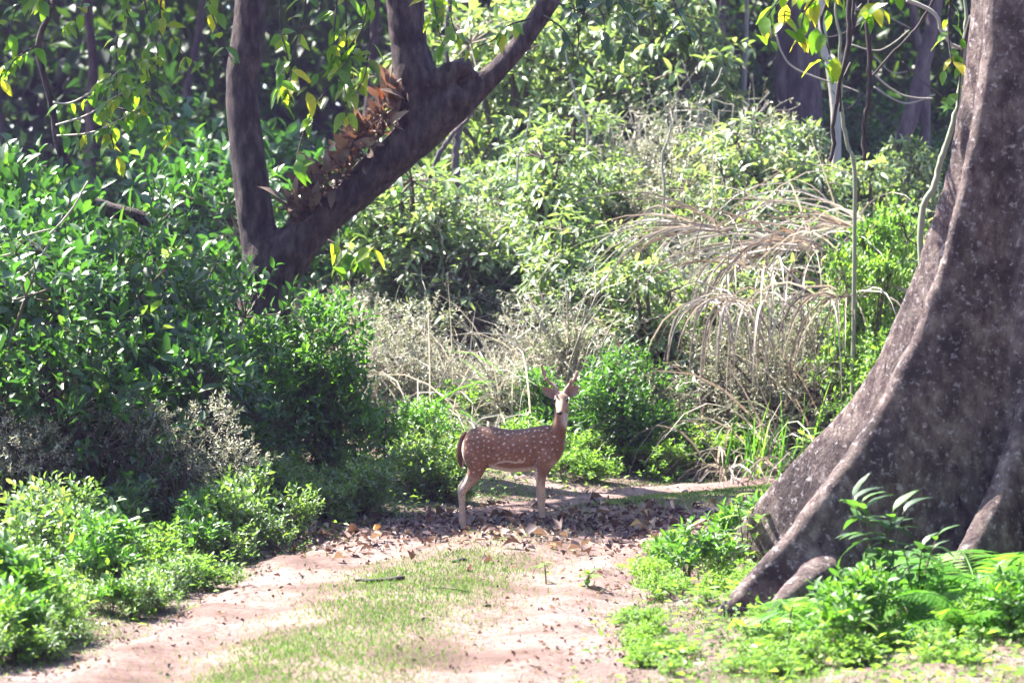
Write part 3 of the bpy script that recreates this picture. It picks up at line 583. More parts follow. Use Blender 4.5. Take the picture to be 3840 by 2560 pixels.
# leaning small tree at the left with yellow leaves
lt = empty('leaning_sapling', on(560, 25.5), 'thin dark leaning tree with yellowing leaves and drooping twigs', 'tree')
b = Bag()
P, r_ = pl([(560, 1500, 60), (590, 1100, 56), (560, 860, 60), (521, 812, 50), (384, 779, 56), (290, 713, 52), (240, 592, 40), (214, 520, 30), (192, 384, 26), (143, 170, 24), (203, 0, 20), (230, -300, 14)], 25.5)
b.add(*tube(_dense(local(P, lt), 5), r_, 9, wob=.1, seed=8)); obj('trunk', b.mesh('trunk', True), M['bark_dark'], lt)
rg = np.random.default_rng(17)
for pts, n, mt in [([(200, 384), (270, 385), (380, 320), (440, 270), (480, 210)], 13, 'twig_pale'), ([(210, 470), (330, 430), (420, 370), (500, 330)], 12, 'twig_pale'), ([(214, 510), (330, 500), (430, 460), (560, 380)], 12, 'twig_pale'),
                   ([(480, -60), (470, 20), (510, 120), (545, 240), (560, 360)], 13, 'twig_dark'), ([(530, -80), (550, 40), (590, 180), (590, 350)], 13, 'twig_dark'), ([(440, 130), (435, 250), (440, 370)], 9, 'twig_dark'),
                   ([(620, -80), (600, 60), (640, 130), (700, 210), (760, 230)], 12, 'twig_dark'), ([(190, 20), (130, -20), (60, 40), (30, 160)], 10, 'twig_dark'), ([(143, 170), (60, 220), (10, 300)], 9, 'twig_dark'),
                   ([(420, 400), (500, 420), (600, 440), (640, 520)], 14, 'twig_dark'), ([(390, 430), (420, 520), (430, 590)], 8, 'twig_dark'), ([(800, -60), (790, 30), (830, 140), (870, 230)], 8, 'twig_dark'),
                   ([(430, -80), (330, -20), (290, 60), (240, 100)], 9, 'twig_dark')]:
    twig_with_leaves(lt, pts, 25.0, int(n * 1.7), .8, rg, rad=(.012, .004), mat=mt, dy=-.3)
stem_thing('arching_twig', [(0, 990), (60, 950), (180, 880), (270, 790), (330, 680)], 21, 10, 'twig_pale', 'pale arching twig rising out of the dark shrubs', 'twig')
for k, (y0, y1) in enumerate([(960, 1000), (930, 930), (1060, 1010)]):
    stem_thing('arching_twig', [(-60, y0 + 10), (40, y0 - 10), (110, y0 - 60 + 10 * k), (190, y1 - 30 - 40 * k)], 20.6, 9, 'twig_pale', 'pale leafless twig fanned low at the dark shrub', 'twig', group='fan of pale twigs on the left')

# ------------------------------------------------------------------ far wood
CROWNS = []
for j in range(3):
    rg = np.random.default_rng(300 + j); CROWNS.append(leaf_cloud(rg, [(rg.normal() * 1.1, rg.normal() * 1.1, rg.uniform(-1.2, 1.4), rg.uniform(.9, 1.5)) for _ in range(7)], 3600, .26, .12).mesh('crown'))
def far_tree(pts, Y, wpx, mat, label, crown=True, top=11.0, group=None):
    P = np.array([at(p[0], p[1], Y) for p in pts]); g = np.array([P[-1][0], P[-1][1], gh(P[-1][0], P[-1][1])])
    d = nrm((P[0] - P[-1])[None])[0]; P = np.concatenate([[P[0] + d * np.array([.5, .5, 1]) * max(0, top - P[0][2])], P, [g - np.array([0, 0, .2])]])
    e = empty('forest_tree', g, label, 'tree', group); w0 = wpx * mpp(Y) / 2
    b = Bag(); b.add(*tube(_dense(P - g, 6), [w0 * .7, w0 * .9, w0, w0 * 1.15], 10, wob=.05, seed=int(wpx))); obj('trunk', b.mesh('trunk', True), M[mat], e)
    if crown:
        c = obj('crown', CROWNS[RG.randrange(3)], M['shade'], e); c.location = P[0] - g; c.rotation_euler = (0, 0, RG.uniform(0, 6)); s = RG.uniform(1.2, 1.6); c.scale = (s, s, s)
    return e
for pts, Y, wp, mt, lb in [([(2985, 0), (2990, 250), (2995, 520)], 44, 175, 'bark_far', 'broad purplish trunk behind the hanging vines'), ([(2695, 0), (2690, 130), (2680, 260)], 50, 64, 'bark_far', 'straight mid-sized trunk left of the broad purplish trunk'),
                           ([(2800, 60), (2797, 200), (2790, 300)], 46, 18, 'bark_pale', 'thin white trunk between two dark trunks'), ([(3510, 0), (3460, 250), (3420, 420), (3370, 600)], 40, 62, 'bark_far', 'leaning grey trunk beyond the slender pale stem'),
                           ([(3420, 0), (3440, 150), (3470, 280)], 43, 34, 'bark_far', 'thin trunk crossing the leaning grey trunk'), ([(2640, 0), (2630, 90), (2610, 200)], 48, 26, 'bark_pale', 'crooked pale trunk by the brown scrub'),
                           ([(3080, 60), (3110, 240), (3135, 480)], 38, 34, 'bark_pale', 'slanting pale trunk in front of the broad purplish trunk'), ([(2140, 0), (2130, 200), (2120, 330)], 48, 52, 'bark_far', 'dusky trunk standing behind the leaning branch'),
                           ([(2390, 100), (2410, 300), (2420, 420)], 46, 22, 'bark_far', 'thin dusky trunk rising behind the drooping shrubs'), ([(760, 0), (700, 350), (690, 600)], 47, 30, 'bark_far', 'shadowy trunk far behind the yellowing leaves'),
                           ([(330, 0), (350, 250), (340, 500)], 50, 40, 'bark_far', 'wide shadowy trunk deep in the wood'), ([(1400, 200), (1370, 500), (1350, 700)], 50, 40, 'bark_far', 'shadowy trunk seen below the leaning limb')]:
    far_tree(pts, Y, wp, mt, lb)
for k, (x, y, s_) in enumerate([(-9.5, 44, 2.2), (-13.5, 41, 2.4), (-12, 50, 2.5), (-10.8, 53, 2.2), (-16, 46, 2.4), (-1, 56, 2.2), (-15.5, 37, 1.7)]):  # trees added so their crowns shade the left background
    g = np.array([x, y, gh(x, y)]); e = empty('forest_tree', g, 'tall dark tree added to shade the wood left of the clearing', 'tree', 'tall trees added to shade the wood'); hgt = 9.5 + k % 3
    b = Bag(); b.add(*tube(_dense(np.array([(0, 0, -.2), (.1, .1, 3), (.0, .2, 6), (.3, 0, hgt)]), 5), [.26, .2, .1], 10, wob=.06, seed=k)); obj('trunk', b.mesh('trunk', True), M['bark_far'], e)
    c = obj('crown', CROWNS[k % 3], M['shade'], e); c.location = (.2, 0, hgt); c.scale = (s_, s_, s_ * .8); c.rotation_euler = (0, 0, k * 1.3)
for k, (x, y, s_) in enumerate([(11.5, 21, 1.7), (11, 13.5, 1.8), (10, 6, 1.9), (10, -1, 2.3), (5.5, -6, 2.3), (0, -8, 2.3), (-5.5, -5, 2.2), (-9.5, 1, 1.8), (15, 25, 2.2), (14, 16, 2.3), (15, 6, 2.4)]):  # out-of-view trees added beside and behind the camera to cut sky fill
    g = np.array([x, y, gh(x, y)]); e = empty('forest_tree', g, 'unseen tall tree added around the camera to block sky light', 'tree', 'unseen trees added to block sky light'); hgt = 6.5 + 1.2 * (k % 3)
    b = Bag(); b.add(*tube(_dense(np.array([(0, 0, -.2), (.1, .1, 3), (.0, .2, 6), (.3, 0, hgt)]), 5), [.26, .2, .1], 10, wob=.06, seed=40 + k)); obj('trunk', b.mesh('trunk', True), M['bark_far'], e)
    for q, (oz, os_) in enumerate([(0, 1.0), (-3.2, .8)]):
        c = obj('crown', CROWNS[(k + q) % 3], M['shade'], e); c.location = (.2, 0, hgt + oz); c.scale = (s_ * os_, s_ * os_, s_ * .8 * os_); c.rotation_euler = (0, 0, k * 1.3 + q)
rg = np.random.default_rng(77)
n = 70000; p = np.stack([rg.uniform(-26, 30, n), rg.uniform(56, 84, n), rg.uniform(0, 1, n) ** .8 * 19], 1)
cl = np.stack([rg.uniform(-26, 30, 600), rg.uniform(54, 84, 600), rg.uniform(0, 19, 600)], 1); kk = rg.integers(0, 600, n); p = np.where((rg.random(n) < .85)[:, None], cl[kk] + rg.normal(size=(n, 3)) * np.array([1.1, 1.1, .8]), p)
p[:, 2] = np.maximum(p[:, 2], .3)
V, F, m = leaves(p, rg.normal(size=(n, 3)) + np.array([0, 0, -.4]), np.tile([0, 0, 1.], (n, 1)) + rg.normal(size=(n, 3)) * .5, rg.uniform(.35, .8, n), rg.uniform(.2, .42, n), full=False)
b = Bag(); b.add(V, F, np.repeat(rg.random(n), m))
n = 26000; p = np.stack([rg.uniform(-34, 38, n), rg.uniform(82, 96, n), rg.uniform(0, 23, n)], 1)
V, F, m = leaves(p, rg.normal(size=(n, 3)), np.tile([0, 0, 1.], (n, 1)) + rg.normal(size=(n, 3)) * .8, rg.uniform(.8, 1.7, n), rg.uniform(.5, 1.0, n), full=False); b.add(V, F, np.repeat(rg.random(n), m))
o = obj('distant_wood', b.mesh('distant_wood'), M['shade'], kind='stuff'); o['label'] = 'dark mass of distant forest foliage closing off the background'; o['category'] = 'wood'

# ------------------------------------------------------------------ shrubs
LAND = [('the forked tree', -2.6, 27), ('the near buttress root', 1.9, 16.8), ('the far buttress root', 1.9, 19.9), ('the deer', 0, 22), ('the rounded glossy bush', -2.3, 25.3), ('the fountain-shaped straw tuft', 2.2, 27.0),
        ('the big straw clump', 3.1, 27.6), ('the thin standing stick', -1.25, 25.2), ('the broad purplish trunk', 4.9, 44), ('the leaning grey trunk', 6.5, 40), ('the dark leaning sapling', -3.6, 25.5), ('the hanging vines', 2.8, 21),
        ('the two bent stems', -1.0, 34), ('the dusky trunk', 1.0, 48), ('the lime creeper', 3.9, 27.4), ('the fallen stick', -1.0, 18.1), ('the fan of pale twigs', -3.9, 20.6), ('the slender pale green stem', 4.4, 25.5), ('the bright rounded bush', 1.2, 27.6), ('the tall fern', 3.0, 16.2)]
def scatter(kind, n, px, Yr, h, label, cat, group, wide=(.9, 1.2), seed=0, avoid=1.9):
    r = random.Random(seed); k = 0; t = 0
    while k < n and t < n * 30:
        t += 1; Y = r.uniform(*Yr); p = r.uniform(*px); x = (p - PW / 2) * mpp(Y)
        d, s = road_dist(x, Y)
        if d[0] < avoid: continue
        if (x - BC.x) ** 2 + (Y - BC.y) ** 2 < 1.2 ** 2: continue
        hh = r.uniform(*h); f = (hh - h[0]) / max(1e-6, h[1] - h[0]); size = 'smaller' if f < .34 else 'taller' if f > .66 else 'mid-sized'
        near_ = min(LAND, key=lambda q: (q[1] - x) ** 2 + ((q[2] - Y) * .5) ** 2)[0]
        lb = '%s %s, near %s' % (size, label, near_)
        plant(kind, p, Y, hh, lb, cat, group, r.uniform(*wide)); k += 1
# hero bushes
plant('bush', 1060, 24.9, 1.62, 'rounded glossy green bush in front of the forked tree', 'bush', wide=.92, var=0)
plant('bush', 850, 24.6, 1.35, 'dense green bush joined to the rounded bush', 'bush', wide=1.0, var=1)
plant('bush', 1240, 25.0, 1.15, 'smaller green bush leaning out below the rounded bush', 'bush', wide=.9, var=1)
plant('bush', 2350, 27.6, 1.15, 'bright green rounded bush right behind the deer', 'bush', wide=1.05, var=2)
plant('bush', 2110, 27.8, .85, 'bright bush right behind the antlers', 'bush', wide=1.0, var=0)
plant('bush', 1620, 26.8, .62, 'small bright bush just behind the deer rump', 'bush', wide=1.1, var=1)
plant('bush', 1480, 26.4, .62, 'small leafy bush beside the thin standing stick', 'bush', wide=1.1, var=2)
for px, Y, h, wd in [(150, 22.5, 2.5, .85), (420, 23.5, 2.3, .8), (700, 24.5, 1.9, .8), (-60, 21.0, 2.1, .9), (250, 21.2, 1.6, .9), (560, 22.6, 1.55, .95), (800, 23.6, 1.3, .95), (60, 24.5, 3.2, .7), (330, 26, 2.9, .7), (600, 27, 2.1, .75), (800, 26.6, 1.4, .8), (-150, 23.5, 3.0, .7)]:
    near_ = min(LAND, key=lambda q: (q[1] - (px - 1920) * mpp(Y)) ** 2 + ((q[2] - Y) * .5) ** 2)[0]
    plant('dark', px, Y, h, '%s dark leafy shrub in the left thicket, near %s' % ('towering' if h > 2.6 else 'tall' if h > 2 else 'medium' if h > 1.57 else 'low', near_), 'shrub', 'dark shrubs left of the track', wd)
scatter('bush', 12, (150, 850), (22.5, 26), (.8, 1.45), 'green bush tangled into the dark thicket', 'bush', 'bushes in the dark thicket', seed=3)
scatter('sap', 10, (0, 850), (21, 25), (.7, 1.3), 'broadleaf sapling poking out of the thicket', 'sapling', 'saplings in the left thicket', seed=4)
scatter('fine', 9, (0, 900), (20.5, 25), (.7, 1.3), 'brownish dry scrub in the thicket', 'scrub', 'dry scrub in the left thicket', seed=31)
scatter('weed', 22, (-150, 800), (14.6, 20), (.2, .4), 'small-leaved herb between the verge herbs', 'herb', 'small herbs on the left verge', seed=32, avoid=1.5, wide=(1.0, 1.5))
scatter('sap', 16, (-150, 760), (15, 20.5), (.25, .55), 'upright sapling among the verge herbs', 'sapling', 'saplings on the left verge', seed=71, avoid=1.6)
# middle distance behind the track
scatter('stalky', 14, (1600, 2480), (39, 50), (2.8, 5.0), 'lanky hazy shrub behind the bank top', 'shrub', 'lanky shrubs behind the bank top', seed=81, wide=(.9, 1.4))
scatter('droop', 12, (1650, 2450), (39, 50), (2.4, 4.4), 'hazy drooping shrub behind the bank top', 'shrub', 'drooping shrubs behind the bank top', seed=82, wide=(.7, 1.0))
scatter('brush', 10, (1700, 2800), (36, 46), (1.8, 3.4), 'tall bare brush behind the bank top', 'brush', 'bare brush behind the bank top', seed=83, wide=(.7, 1.0))
scatter('fine', 20, (1150, 2250), (28.2, 33), (.7, 1.4), 'pale dry scrub with tiny leaves', 'scrub', 'dry scrub beyond the track', seed=5, avoid=2.6)
scatter('droop', 16, (1350, 2150), (32, 38), (1.3, 2.2), 'hanging-leaved shrub beyond the leaning limb', 'shrub', 'shrubs under the leaning limb', seed=6)
scatter('bush', 7, (1250, 2000), (35, 41), (1.4, 2.2), 'sunlit bush deep behind the leaning limb', 'bush', 'sunlit bushes behind the limb', seed=7)
scatter('stalky', 34, (1900, 3450), (29, 37), (1.5, 3.0), 'lanky pale shrub rising from the bank', 'shrub', 'lanky shrubs on the bank', seed=61, avoid=2.8, wide=(.8, 1.3))
scatter('stalky', 14, (1250, 2050), (31, 39), (1.6, 3.2), 'lanky pale shrub beyond the limb', 'shrub', 'lanky shrubs beyond the limb', seed=62, avoid=2.8, wide=(.8, 1.3))
scatter('stalky', 10, (-100, 700), (24, 28), (1.2, 2.3), 'lanky shrub overtopping the thicket', 'shrub', 'lanky shrubs in the thicket', seed=63, wide=(.8, 1.3))
scatter('brush', 30, (1200, 3450), (28, 35), (.9, 2.2), 'bare twiggy grey brush', 'brush', 'twiggy brush beyond the track', seed=64, avoid=2.4, wide=(.8, 1.2))
scatter('droop', 26, (2050, 3050), (29.6, 36), (.8, 1.7), 'glossy shrub with drooping leaves on the bank', 'shrub', 'glossy drooping shrubs on the bank', seed=8, avoid=3.2)
scatter('droop', 14, (2950, 3600), (29.6, 35), (1.0, 1.8), 'drooping-leaved shrub below the far trunks', 'shrub', 'glossy shrubs below the far trunks', seed=9, avoid=3)
scatter('bush', 7, (1950, 2900), (37, 42), (1.2, 2.0), 'leafy bush at the far wood edge', 'bush', 'bushes at the edge of the far wood', seed=10)
scatter('dark', 11, (-200, 1300), (32, 42), (1.8, 3.4), 'shaded shrub in the gloom', 'shrub', 'shaded shrubs behind the forked tree', seed=11)
scatter('dark', 6, (2300, 3700), (44, 52), (1.8, 2.8), 'shaded shrub among the far trunks', 'shrub', 'shaded shrubs among the far trunks', seed=12)
scatter('fine', 7, (2500, 2850), (34, 37), (1.5, 2.2), 'brownish scrub high on the bank', 'scrub', 'brown scrub by the far trunks', seed=13)
scatter('fine', 8, (2750, 3450), (28.0, 29.8), (.9, 1.6), 'dry tangled scrub around the dead grass', 'scrub', 'dry scrub around the dead grass', seed=14, avoid=2.0)
for px, Y, h, wd, lb in [(3260, 27.4, 2.6, .55, 'tall lime green creeper column climbing the dry tangle'), (3330, 26.8, 1.7, .8, 'bushy lime creeper closest to the buttress root'), (3250, 27.2, 1.1, 1.1, 'low spreading lime creeper at the foot of the tangle'), (3300, 27.8, 3.0, .5, 'tallest lime creeper reaching up behind the others')]:
    plant('lime', px, Y, h, lb, 'creeper', 'lime creepers near the buttress', wd)
scatter('weed', 16, (2550, 3300), (26.6, 28.5), (.3, .55), 'low lime herb on the far verge', 'herb', 'herbs on the far verge', seed=15, avoid=1.7, wide=(1.1, 1.5))
scatter('weed', 10, (1900, 2600), (26.4, 28.5), (.25, .45), 'low yellowish herb below the bushes', 'herb', 'herbs at the foot of the bushes', seed=16, avoid=1.7, wide=(1.1, 1.5))
# verges
scatter('herb', 46, (-150, 1150), (18.5, 23.5), (.22, .55), 'leafy herb at the thicket edge', 'herb', 'herbs at the thicket edge', seed=17, avoid=1.75)
scatter('herb', 60, (-150, 720), (14.6, 18.8), (.12, .30), 'pale leafy herb on the verge', 'herb', 'herbs on the left verge', seed=18, avoid=1.5)
scatter('herb', 24, (900, 1720), (22.5, 25.5), (.3, .55), 'leafy herb on the leaf-strewn verge', 'herb', 'herbs on the verge left of the deer', seed=19, avoid=1.45)
scatter('weed', 26, (2250, 3000), (14.4, 18), (.08, .17), 'tiny lime herb on bare soil', 'herb', 'tiny herbs near the root tips', seed=120, avoid=1.6, wide=(1.1, 1.7))
scatter('weed', 24, (2900, 3900), (14.4, 15.6), (.10, .22), 'lime herb before the buttress roots', 'herb', 'herbs in front of the buttress', seed=20, avoid=1.45, wide=(1.1, 1.6))
scatter('weed', 20, (2420, 2950), (17.6, 21.5), (.10, .22), 'small-leaved herb by the track bend', 'herb', 'herbs beside the far buttress', seed=21, avoid=1.35, wide=(1.0, 1.5))
scatter('sap', 5, (3100, 3840), (14.6, 15.6), (.3, .45), 'young sapling before the buttress tree', 'sapling', 'saplings in front of the buttress tree', seed=22, avoid=1.6)
scatter('sap', 4, (2550, 2900), (18.5, 21), (.3, .5), 'thin sapling by the track bend', 'sapling', 'saplings by the bend', seed=23, avoid=1.5)

# ------------------------------------------------------------------ grass clumps with single blades
def blade(rg, p, d0, L, W, sag, n=7):
    P = [np.array(p, float)]; d = np.array(d0, float)
    for k in range(n - 1):
        d = d + np.array([0, 0, -sag / n]) * (1 + k * .35); d /= np.linalg.norm(d); P.append(P[-1] + d * L / (n - 1))
    P = np.array(P); T = nrm(np.gradient(P, axis=0)); sd_ = nrm(np.cross(T, np.array([rg.normal() * .4, -1, .3 + rg.normal() * .3])))
    tw = np.linspace(0, 1, n); wd = W * np.minimum(1, .5 + tw * 2.2) * (1 - tw ** 2.5 * .95) / 2
    Vv = np.concatenate([P + sd_ * wd[:, None], P - sd_ * wd[:, None], P + np.cross(T, sd_) * wd[:, None] * .5]); F = []
    for k in range(n - 1):
        for a_, b_ in ((0, 2), (2, 1)):
            A0, A1, B0, B1 = a_ * n + k, a_ * n + k + 1, b_ * n + k, b_ * n + k + 1; F += [(A0, A1, B1), (A0, B1, B0)]
    return Vv, F
def grass(name, px, Y, n, L, W, mat, label, seed, spread=.25, lean=(0, 0), sag=1.1, upr=1.0, group=None, single=True, base_px=None, tilt=.55):
    rg = np.random.default_rng(seed); base = on(px, Y) if base_px is None else at(px, base_px, Y); e = empty(name, base, label, 'grass', group); bag = Bag()
    for k in range(n):
        p = np.array([rg.normal() * spread, rg.normal() * spread, -.03]); 
        d = nrm(np.array([lean[0] + rg.normal() * tilt, lean[1] + rg.normal() * tilt, upr]))
        V, F = blade(rg, p, d, L * rg.uniform(.5, 1.15), W * rg.uniform(.6, 1.3), sag * rg.uniform(.4, 1.5))
        rr = float(np.clip(rg.random(), 0, 1))
        if single: obj('blade', mesh_np('blade', V, F, np.full(len(V), rr), True), M[mat], e)
        else: bag.add(V, F, rr)
    if not single: obj('blades', bag.mesh('blades', True), M[mat], e)
    return e
grass('dry_grass', 3000, 27.6, 110, 2.3, .024, 'straw', 'big clump of dead straw grass arching over the bank', 41, .40, (-.25, -.1), 1.9, tilt=.8)
grass('dry_grass', 2820, 27.9, 80, 2.3, .024, 'straw', 'straw grass clump bent down towards the deer', 42, .28, (-.2, -.15), 2.2, tilt=.8)
grass('dry_grass', 2710, 27.0, 50, 1.5, .024, 'straw', 'whitish fountain-shaped tuft of drooping grass', 43, .08, (-.1, -.2), 3.4, tilt=.5)
grass('dry_grass', 3180, 28.0, 80, 2.0, .024, 'straw', 'dry stalks tangled with the lime creeper', 44, .40, (.1, -.1), 1.5, tilt=.8)
grass('dry_grass', 2600, 29.2, 60, 3.0, .024, 'straw', 'long dead stalks lying over the drooping shrubs', 45, .3, (-.6, -.2), 1.3, upr=.9)
grass('dry_grass', 3300, 27.0, 50, 1.5, .022, 'straw', 'dead grass leaning on the buttress side of the tangle', 145, .35, (-.2, -.1), 1.7)
grass('green_grass', 2830, 26.9, 30, .85, .026, 'grassblade', 'upright green grass tuft in front of the straw', 46, .14, (.12, 0), .35, tilt=.25)
grass('green_grass', 2980, 27.1, 12, 1.0, .024, 'grassblade', 'sparse green blades leaning right before the dry tangle', 47, .15, (.3, 0), .3, tilt=.2)
grass('green_grass', 1800, 27.9, 30, 1.5, .03, 'grassblade', 'long green blades arching behind the deer', 48, .5, (-.3, 0), 1.5)
grass('green_grass', 2080, 28.6, 26, 1.5, .03, 'grassblade', 'long green blades standing behind the antlers', 49, .45, (-.1, 0), 1.0)
scatter('weed', 12, (1250, 2150), (27.6, 30), (.35, .6), 'yellowish herb in the dry scrub', 'herb', 'herbs in the dry scrub', seed=51, avoid=2.2, wide=(1.0, 1.4))
for k, (px, Y) in enumerate([(1300, 33), (1500, 33.5), (1700, 33), (1900, 33.5), (2100, 32.5), (2250, 31), (1700, 29.8), (2000, 28.9), (2150, 29.5), (1550, 27.8), (1750, 28.0), (1300, 29.5), (1500, 30.2), (1900, 28.4), (1250, 28.2), (1450, 29), (1650, 28.6), (1850, 29.4), (2050, 30), (2250, 29.2), (1350, 31), (1600, 31.5), (1950, 32), (2450, 28.6)]):
    grass('pale_grass', px, Y, 90, 1.7, .018, 'pale', 'pale straw tussock in the dry scrub beyond the track', 60 + k, .4, (RG.uniform(-.4, .4), -.1), 1.8, group='straw tussocks beyond the track', single=False)

rk = random.Random(88)
for k in range(46):
    Y = rk.uniform(27.8, 34); px = rk.uniform(1200, 3400); b0 = on(px, Y)
    if road_dist(b0.x, Y)[0][0] < 2.2: continue
    l_ = rk.uniform(.9, 2.0); a = rk.gauss(0, .55); c_ = rk.gauss(0, .3); P = np.array([(0, 0, -.05), (a * .3 * l_, c_ * .3 * l_, l_ * .45), (a * .8 * l_, c_ * .8 * l_, l_ * (.85 - .2 * abs(a)))]); b = Bag(); b.add(*tube(spline(P, 8), [rk.uniform(.007, .014), .003], 5))
    o = obj('dead_stalk', b.mesh('dead_stalk', True), M['twig_pale']); o.location = b0; o['label'] = 'pale bare dead stalk leaning in the scrub beyond the track'; o['category'] = 'stalk'; o['group'] = 'dead stalks in the scrub'
for k in range(16):
    Y = rk.uniform(29, 40); px = rk.uniform(2520, 3560); py = rk.uniform(-20, 420); dx_ = rk.uniform(-260, 260); sg = rk.uniform(5, 50)
    stem_thing('bare_branch', [(px - dx_ / 2, py - rk.uniform(-80, 80)), (px, py + sg * .6), (px + dx_ / 2, py + rk.uniform(-60, 120))], Y, rk.uniform(4, 7), 'twig_pale' if k % 3 else 'twig_dark', 'thin bare branch strung between the far trunks', 'branch', group='bare branches among the far trunks', sides=5)
for k, (px, py, Y, n_, L_, ln, sg_) in enumerate([(3050, 930, 28.6, 46, 2.0, (-.9, -.3), 1.0), (2700, 860, 29.4, 40, 2.1, (-.8, -.3), 1.0), (2850, 1000, 28.4, 40, 1.6, (-.3, -.5), 2.4), (2750, 1120, 27.6, 44, 1.3, (-.1, -.5), 3.2), (3150, 1100, 27.6, 40, 1.5, (-.5, -.4), 2.0), (3250, 860, 28.8, 30, 1.9, (-1.0, -.2), .7)]):
    grass('dead_straw', px, Y, n_, L_ * 1.05, .024, 'straw', ['long bleached straw lying flat across the shrub tops', 'straw stalks sweeping out over the drooping shrubs', 'arched straw drooping from the middle of the tangle', 'hanging tassel of pale straw above the green tuft', 'straw wrapped round the lime creeper foot', 'topmost straw stalks pointing towards the deer'][k], 800 + k, .16, ln, sg_, base_px=py, upr=.5, tilt=.75)
for k in range(16):
    Y = rk.uniform(28.2, 32.5); px = rk.uniform(2300, 3450)
    grass('dry_grass', px, Y, 34, rk.uniform(1.3, 2.1), .03, 'straw', 'bleached straw tuft sticking out between the drooping shrubs', 700 + k, .25, (rk.uniform(-.5, .3), -.15), 1.9, group='straw tufts on the bank', single=False)
# ------------------------------------------------------------------ ferns and broad-leaved plants at the foot of the buttress
def frond_mesh(seed, L):
    rg = np.random.default_rng(seed); n = 27; t = np.linspace(0, 1, n); b = Bag()
    P = np.stack([t * L * .85, np.zeros(n), L * (.75 * t - .75 * t ** 2.2)], 1); b.add(*tube(P, [.006 * L / .5, .002], 3), .2)
    T = nrm(np.gradient(P, axis=0)); k = np.arange(2, n); wl = L * .27 * np.sin(np.pi * (t[k] * .92 + .06)) ** .8
    for sgn in (-1, 1):
        D = T[k] * .35 + np.array([0, sgn, -.12]) + rg.normal(size=(len(k), 3)) * .05
        V, F, m = leaves(P[k], D, np.tile([0, 0, 1.], (len(k), 1)), wl, L * .027, droop=.2, fold=.05); b.add(V, F, np.repeat(.3 + .7 * rg.random(len(k)), m))
    return b.mesh('frond')
FROND = [frond_mesh(j, .55) for j in range(4)]
def fern(loc, n, sc, label, rz0=0, arc=6.28, group=None, seed=0):
    r = random.Random(seed); e = empty('fern', loc, label, 'fern', group)
    for k in range(n):
        o = obj('frond', FROND[r.randrange(4)], M['fern'], e); o.rotation_euler = (r.uniform(-.25, .25), r.uniform(-.5, .15), rz0 + arc * k / n + r.uniform(-.25, .25)); s = sc * r.uniform(.75, 1.2); o.scale = (s, s, s)
    return e
fern(on(3090, 16.1), 12, 1.05, 'bright fern growing against the near buttress root', seed=1)
fern(on(3000, 15.9), 9, .8, 'small fern beside the low side root', seed=2)
fern(on(3560, 16.0), 14, 1.35, 'arching fern left in the lush clump by the trunk', seed=3)
fern(on(3700, 16.2), 16, 1.75, 'tall fern standing highest against the trunk', seed=4)
fern(on(3810, 15.7), 14, 1.45, 'fern at the outer end of the lush clump', seed=5)
fern(on(3640, 15.3), 12, 1.0, 'low fern in front of the tall fern', seed=6)
fern(on(3300, 15.5), 8, .5, 'little fern below the broad-leaved plant', seed=7)
for k, (px, Y) in enumerate([(760, 21.6), (930, 22.4), (560, 20.5), (240, 19.6)]):
    fern(on(px, Y), 9, .7, 'green fern on the left bank under the shrubs', seed=20 + k, group='ferns on the left bank')
LEAFB = [big_leaf_mesh(200 + j, .20, .075) for j in range(5)]
for me in LEAFB: me.materials.append(M['bright'])
LEAFY = [big_leaf_mesh(220 + j, .20, .085) for j in range(3)]
for me in LEAFY: me.materials.append(M['lime'])
def broadleaf(loc, stems, label, seed, ls=1.0, meshes=LEAFB, h=.7):
    rg = np.random.default_rng(seed); e = empty('broadleaf_plant', loc, label, 'plant')
    for k in range(stems):
        a = rg.random() * 6.28; top = np.array([math.cos(a) * .22 * h, math.sin(a) * .22 * h, h * rg.uniform(.6, 1.0)]); P = spline([np.zeros(3) - np.array([0, 0, .05]), top * .5 + np.array([0, 0, .1 * h]), top], 8)
        b = Bag(); b.add(*tube(P, [.008, .003], 5)); st = obj('stem', b.mesh('stem', True), M['stem'], e)
        nl_ = 9
        for j in range(nl_):
            s = .35 + .65 * j / (nl_ - 1); q = P[int(s * (len(P) - 1))]; az = j * 2.4 + rg.normal() * .2; el = .15 + .9 * max(0, s - .7) * 2.2 + rg.normal() * .2
            d = np.array([math.cos(az) * math.cos(el), math.sin(az) * math.cos(el), math.sin(el)]); sd_ = nrm(np.cross(np.array([0, 0, 1.]), d)); nn = np.cross(d, sd_)
            o = obj('leaf', meshes[int(rg.integers(len(meshes)))], None, st)
            o.matrix_local = Matrix(((d[0], sd_[0], nn[0], q[0]), (d[1], sd_[1], nn[1], q[1]), (d[2], sd_[2], nn[2], q[2]), (0, 0, 0, 1))) @ Matrix.Scale(ls * rg.uniform(.65, 1.1), 4)
    return e
broadleaf(on(3310, 15.9), 7, 'broad-leaved plant standing dark against the buttress', 1, 1.0, h=.82)
broadleaf(on(3210, 15.8), 3, 'short broad-leaved sprig left of the taller plant', 2, .8, h=.45)
broadleaf(on(3440, 16.0), 4, 'broad-leaved plant between the tall sprig and ferns', 3, .8, h=.62)
broadleaf(on(3160, 15.1), 3, 'low plant with wide lime leaves below the fern', 4, 1.0, LEAFY, h=.3)
broadleaf(on(2960, 15.6), 2, 'tiny lime sprout among the buttress root tips', 5, .6, LEAFY, h=.3)
broadleaf(on(2820, 15.4), 2, 'lime sprout just left of the root tips', 6, .65, LEAFY, h=.22)
broadleaf(on(2800, 19.5), 3, 'lime sapling sprig in the gap by the far buttress', 7, .7, LEAFY, h=.55)
broadleaf(on(2050, 18.4), 1, 'single bright seedling at the edge of the right rut', 8, .5, LEAFY, h=.16)
